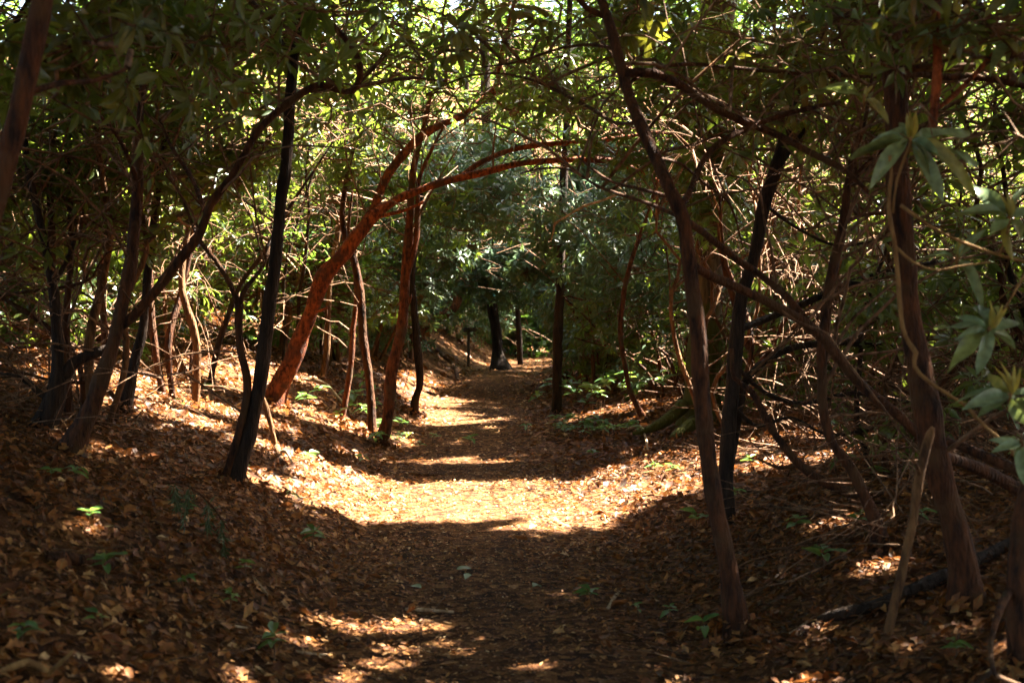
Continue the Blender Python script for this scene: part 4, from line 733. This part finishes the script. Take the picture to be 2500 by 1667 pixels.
# fine dead twigs: strewn everywhere, tangled into brush under the right thicket
def twig_field(x, y, z, L, up, r):
    n = len(x); k = np.linspace(0, 1, 7)[None, :, None]; d = nrm(np.stack([rng.normal(size=n), rng.normal(size=n), rng.normal(size=n) * up], -1))
    P = np.stack([x, y, ground(x, y) + z], -1)[:, None] + d[:, None] * k * L[:, None, None] + np.cumsum(rng.normal(0, .035, (n, 7, 3)), 1) * L[:, None, None] * k
    P[:, :, 2] = np.maximum(P[:, :, 2], ground(P[:, :, 0], P[:, :, 1]) + .012); return twig_batch(P, r[:, None] * np.linspace(1, .35, 7)[None], 3)
n = 620; y = rng.uniform(6.6, 14, n); x = np.where(rng.uniform(size=n) < .8, 1.55 + .08 * (y - 6) + rng.exponential(1.1, n), -(2.6 + rng.exponential(1.2, n)))
b1_ = twig_field(x, y, rng.exponential(.22, n), rng.uniform(.3, 1.3, n), .45, rng.uniform(.003, .008, n))
n = 420; y = 3.4 + 9 * rng.uniform(size=n); x = rng.uniform(-1, 1, n) * (.37 * y + .3); b2_ = twig_field(x, y, rng.uniform(.01, .03, n), rng.uniform(.08, .4, n) , .06, rng.uniform(.0016, .0045, n))
V, T = merge([b1_, b2_]); tag(link('dead_twigs', make_mesh('dead_twigs', V, T), M_TWIG), 'fine dead twigs strewn over the floor and tangled under right thicket', 'twigs', kind='stuff')

# ================================================================== small things on the floor
def stick(name, label, pts, mat=M_TAN, cat='stick', lift=.3, limbs=(), group=None, sides=8):
    "lies on the ground along photograph pixels"
    P, r = [], []
    for p in pts:
        d = hit(p[0], p[1]); q = at(p[0], p[1], d); rad = .5 * p[2] / F * d; q[2] += rad * lift + (p[3] if len(p) > 3 else 0) + .012; P.append(q); r.append(rad)
    P = np.array(P); base = P[0].copy(); Q, rr = catmull(P, np.array(r), .04); V, T = tube(Q, rr, sides, .13)
    if limbs:
        root = empty(name, base); link('stem', make_mesh('stem', V - base, T), mat, root)
        for lm in limbs:
            P2, r2, _ = spec(lm, hit(lm[0][0], lm[0][1])); Q2, q2 = catmull(P2, r2, .04); V2, T2 = tube(Q2, q2, 7, .12); link('side_twig', make_mesh('side_twig', V2 - base, T2), mat, root)
        o = root
    else: o = link(name, make_mesh(name, V - base, T), mat, None, base)
    return tag(o, label, cat, group)
stick('fallen_log', 'short fallen log lying in shade among leaves on left bank', [(118, 1372, 18), (128, 1374, 30), (190, 1380, 36), (262, 1392, 32), (276, 1394, 14)], M_BROWN, 'log', .5)
stick('fallen_branch', 'dark fallen branch lying across the floor below the thick brown trunk', [(2000, 1522, 14), (2030, 1518, 28), (2114, 1502, 36), (2220, 1462, 38), (2338, 1408, 38), (2450, 1350, 34), (2540, 1310, 30)], M_DARK, 'branch', .6)
stick('root_stick', 'thin pale crooked stick rising from the floor beside the thick brown trunk', [(2318, 1590, 10), (2345, 1520, 11), (2359, 1481, 12)], M_TAN, 'stick', 0, limbs=[[(2359, 1481, 12), (2348, 1417, 13), (2332, 1345, 13), (2311, 1284, 14), (2285, 1235, 12), (2258, 1204, 9)], [(2359, 1481, 9), (2385, 1506, 8), (2420, 1520, 5)]])
stick('curved_twig', 'orange lit twig arching up at the bottom left corner', [(-30, 1662, 20), (0, 1655, 20), (70, 1652, 22, .03), (125, 1662, 20)], M_VINE, 'twig', .5, limbs=[[(108, 1660, 18), (135, 1628, 16, -.04), (160, 1606, 14, -.06), (178, 1588, 9, -.08)]])
stick('fallen_twig', 'straight pale twig lying on the sunny leaves of the trail', [(990, 1493, 8), (1040, 1496, 9), (1108, 1500, 7)], M_PALE, 'twig')
stick('fallen_twig', 'long twig at the foot of the sunlit left bank', [(1000, 1160, 8), (1040, 1163, 9), (1068, 1165, 7)], M_TAN, 'twig')
stick('fallen_twig', 'bent thin twig arching out of leaves below the mossy tree', [(1530, 1053, 6), (1560, 1062, 6, .08), (1575, 1088, 6, .08), (1582, 1108, 5)], M_PALE, 'twig')
stick('fallen_twig', 'slender twig lying aslant in dark leaves left of trail', [(262, 1180, 8), (280, 1215, 8), (300, 1245, 6)], M_TAN, 'twig')
stick('fallen_twig', 'twig pointing down the slope below the short log', [(90, 1330, 7), (125, 1385, 8), (150, 1425, 6)], M_TAN, 'twig')
stick('fallen_twig', 'small twig by the two fallen green leaves at lower right', [(1485, 1490, 9), (1500, 1465, 9), (1512, 1450, 6)], M_PALE, 'twig')
stick('fallen_twig', 'pale twig at the bottom edge right of the trail', [(2035, 1660, 12), (2070, 1630, 12), (2100, 1600, 9)], M_TAN, 'twig')
stick('fallen_twig', 'twig on shaded leaves at the foot of nearest reddish trunk', [(1885, 1640, 9), (1920, 1615, 9), (1945, 1600, 6)], M_TAN, 'twig')
stick('leaning_stick', 'broken stick leaning beside the dark straight trunk on left bank', [(690, 1135, 13), (676, 1100, 15, .02)], M_TAN, 'stick', 0, limbs=[[(676, 1100, 15), (662, 1040, 17), (648, 990, 18), (640, 966, 12)]])
stick('fallen_twig', 'pale dead twig in ferny debris left of the sunny bank', [(675, 1110, 7), (700, 1125, 8, .05), (720, 1150, 7), (735, 1175, 6)], M_PALE, 'twig')
stick('root', 'pale twisting root running down the far left bank', [(1058, 850, 10), (1080, 870, 11), (1110, 900, 11), (1118, 930, 8)], M_BROWN, 'root')
stick('fallen_twig', 'long pale twig lying on the bank below the thin red stem', [(740, 935, 6, .03), (790, 955, 8, .08), (830, 985, 7, .03), (860, 1015, 5)], M_PALE, 'twig')
stick('stump', 'pale splintered standing snag behind the nearest reddish trunk', [(1742, 1010, 22), (1738, 985, 22)], M_PALE, 'stump', 0, limbs=[[(1738, 985, 22), (1748, 930, 20), (1746, 870, 17), (1736, 810, 13), (1728, 760, 7)]])
stick('fallen_log', 'low brown log in the right thicket behind crossing limbs', [(1890, 1035, 26), (1960, 1030, 28), (2060, 1005, 28), (2190, 945, 26)], M_TAN, 'log', .5)
for k, (px, py, a, ln) in enumerate([(330, 1250, .4, 90), (430, 1420, -.3, 80), (560, 1530, .2, 90), (200, 1520, .7, 110), (380, 1590, -.5, 80), (640, 1440, .9, 70), (1650, 1440, -.4, 80), (1560, 1560, .3, 90), (1900, 1420, .2, 110), (1990, 1380, -.1, 90), (2080, 1600, .5, 100), (1960, 1530, -.6, 80), (1480, 1330, -.3, 70), (2230, 1610, .2, 90), (760, 1600, .1, 80), (1150, 1640, -.2, 80)]):
    c, s = math.cos(a) * ln / 2, math.sin(a) * ln / 2
    stick('litter_twig', 'short broken twig lying loose among the brown leaves of the floor', [(px - c, py - s, 5), (px, py + 3, 7), (px + c, py + s, 4)], [M_TAN, M_BROWN, M_PALE][k % 3], 'twig', group='loose twigs on the floor', sides=6)
for px, py, a, lab in [(1115, 1405, .3, 'pale green fallen leaf on trail, upper of the three'), (1135, 1430, 1.2, 'long green fallen leaf on trail, in the middle of the three'), (1028, 1452, 2.4, 'round green fallen leaf on trail, lowest of the three'), (1300, 1448, .9, 'yellow-green fallen leaf right of the trail centre')]:
    p = on_ground(px, py); o = leaf_obj('fallen_green_leaf', HI_GF, None, np.zeros(3), (p[0], p[1], p[2] + .035), (math.cos(a), math.sin(a), .15), np.array([.1, -.3, 1]), .085, .042); tag(o, lab, 'leaf')
# seedlings
def seedling(px, py, label, group=None, s=1.0, k=None, p=None, name='seedling', h=.08):
    p = on_ground(px, py) if p is None else p; p[2] = ground(p[0], p[1]); root = empty(name, p); tag(root, label, 'plant', group)
    n = k or int(rng.integers(4, 8)); top = p + np.array([rng.normal(0, .012), rng.normal(0, .012), h * s])
    P = np.array([p - np.array([0, 0, .02]), (p + top) / 2 + rng.normal(0, .005, 3), top]); V, T = tube(*catmull(P, [.003, .0028, .002], .02), 5, .1)
    link('stem', make_mesh('stem', V - p, T), M_TWIG, root); a0 = rng.uniform(0, 6.28)
    for i in range(n):
        a = a0 + 6.28 * i / n + rng.normal(0, .2); L = s * rng.uniform(.045, .085)
        leaf_obj('leaf', HI_SEED, root, p, top + rng.normal(0, .004, 3) - np.array([0, 0, .02 * s * (i % 2)]), (math.cos(a), math.sin(a), rng.uniform(-.1, .5)), np.array([0, -.2, 1.0]), L, L * .42)
for px, py, lab, s in [(670, 1615, 'broad-leaved green seedling at the bottom left of the trail', 1.3), (262, 1422, 'small green plant just right of the short fallen log', 1.2), (470, 1455, 'thin green seedling in shaded leaves left of the trail', 1.0), (560, 1495, 'green seedling halfway between log and trail bottom', 1.0), (760, 1345, 'green plant at the trail foot of the left bank', 1.3),
    (600, 1412, 'small dark seedling below the green plant on left bank', .9), (215, 1290, 'pale sprig in the shaded left bank above the log', .9), (470, 1262, 'bright sprig beside sunny fleck on the left bank', .9), (585, 1175, 'green sprout at the foot of dark straight trunk', 1.3), (180, 1190, 'low green plant in shade at far left bank', 1.2), (130, 1183, 'narrow green sprout left of the low green plant', .9), (55, 1585, 'dim seedling near the bottom left corner', 1.0), (250, 1550, 'pale green seedling near the bottom left twig', .9),
    (1720, 1570, 'green seedling at the foot of nearest reddish trunk', 1.2), (1445, 1485, 'small green sprout by the lower right of trail', 1.0), (1560, 1510, 'bright two-leaved sprout on leaves right of the trail', .8), (1630, 1525, 'flat green sprout left of nearest reddish trunk', .9), (2010, 1405, 'bright green plant in the sun fleck below the right thicket', 1.5), (1945, 1310, 'green seedling below the bowed limb', 1.3), (1700, 1300, 'dark green plant behind the nearest reddish trunk', 1.4), (1800, 1235, 'green seedlings right of the dark double trunk', 1.2), (2090, 1300, 'leafy sprout beneath the crooked right stem', 1.2), (2150, 1180, 'green plant deep under the right thicket', 1.3), (1830, 1150, 'sunlit sprout behind the dark double trunk', 1.3), (2245, 1290, 'small plant between dead stick and thick brown trunk', 1.1), (2330, 1620, 'tiny mossy plant near the bottom right corner', 1.0),
    (1600, 1158, 'yellow-green sprout in the sunny right bank', 1.1), (1640, 1165, 'sunlit grassy sprout at the edge of right bank', 1.1), (1450, 1125, 'green sprout on the upper sunny right bank', 1.2), (1148, 1092, 'lone green sprout in the middle of the trail', 1.3), (760, 1135, 'green sprouts on the upper sunny left bank', 1.2), (880, 1140, 'pale green sprout by the long twig on left bank', 1.1), (905, 1235, 'green sprout at the lower edge of the sun patch', 1.0), (700, 1230, 'sprout below the sunny left bank in half shade', 1.0), (350, 885, 'yellow-green sprout behind the upright dark stem', 1.4), (510, 965, 'green sprout in the sunny left bank leaves', 1.2), (440, 1005, 'thin sprout on left bank by the forked sapling', 1.2)]:
    seedling(px, py, lab, s=s)
for k in range(16):
    seedling(960 + rng.normal(0, 45), 1085 + rng.normal(0, 16), 'low leafy green plant in the patch at foot of tall red-brown stem', 'green plants at the foot of the red-brown stem', s=rng.uniform(1.1, 1.7), h=.09)
for k in range(26):
    seedling(1440 + rng.normal(0, 75), 1062 + rng.normal(0, 10), 'low feathery green plant in the patch left of mossy tree', 'green plants left of the mossy tree', s=rng.uniform(1.0, 1.7), h=.1)
for k in range(22):
    seedling(1440 + rng.normal(0, 70), 1000 + rng.normal(0, 16), 'knee-high dark green plant around the straight black trunk', 'dark plants around the black trunk', s=rng.uniform(1.6, 2.6), h=.16)
for k in range(14):
    seedling(870 + rng.normal(0, 70), 1010 + rng.normal(0, 26), 'small green plant on the bank among the thin stems', 'plants among the thin stems', s=rng.uniform(1.2, 2.2), h=.12)
# drooping evergreen bough lying at the foot of the sunny left bank
hb = on_ground(430, 1290); root = empty('evergreen_bough', hb); tag(root, 'drooping dark evergreen bough lying by the sunny fleck on left bank', 'bough')
M_NEEDLE = leaf_mat('needles', [(0, (.02, .05, .022)), (1, (.06, .10, .03))], (.12, .2, .03), tfac=.2)
P = np.array([on_ground(*q) + np.array([0, 0, z]) for q, z in (((400, 1290), .22), ((450, 1300), .24), ((510, 1325), .2), ((560, 1345), .1))]); Q, rr = catmull(P, [.008, .007, .005, .003], .03)
V, T = tube(Q, rr, 6, .1); link('stem', make_mesh('stem', V - hb, T), M_BROWN, root)
for i in range(2, len(Q), 3):
    n = 70; ln = rng.uniform(.1, .2); t = rng.uniform(0, 1, n)[:, None]; dr = np.array([rng.normal(0, .35), rng.normal(0, .35) - .2, -.9]); p = Q[i] + dr * ln * t
    X = rng.normal(size=(n, 3)) * .7 + dr; Lh = rng.uniform(.04, .07, n); V, T, A = leaves_batch(p, X, rng.normal(size=(n, 3)), Lh, Lh * .10)
    tag(link('needle_spray', make_mesh('needle_spray', V - hb, T, A, smooth=False), M_NEEDLE, root), kind='stuff')
# wooden trail sign on the far left bank
sp = at(1144, 892, hit(1144, 895)); sp[2] = ground(sp[0], sp[1]); dS = np.linalg.norm((sp - CAM)[:2]); root = empty('trail_sign', sp); tag(root, 'weathered wooden trail sign on a post at the far left bank', 'sign')
def box(name, c, s, mat, parent, base):
    v = np.array([[a, b, d] for a in (-.5, .5) for b in (-.5, .5) for d in (-.5, .5)]) * np.asarray(s) + np.asarray(c); v = v + rng.normal(0, .003, v.shape)
    f = np.array([[0, 1, 3, 2], [4, 6, 7, 5], [0, 4, 5, 1], [2, 3, 7, 6], [0, 2, 6, 4], [1, 5, 7, 3]]); return link(name, make_mesh(name, v - base, f, smooth=False), mat, parent)
tp = at(1144, 805, dS); M_SIGN = bark_mat('weathered_wood', (.06, .045, .028), (.16, .12, .075), 10, 8, .5)
box('post', (sp[0], sp[1], (sp[2] + tp[2]) / 2 - .05), (.06, .06, tp[2] - sp[2] + .2), M_SIGN, root, sp)
box('sign_board', (tp[0] + .03, tp[1] - .045, tp[2]), (.28, .025, .10), M_SIGN, root, sp)
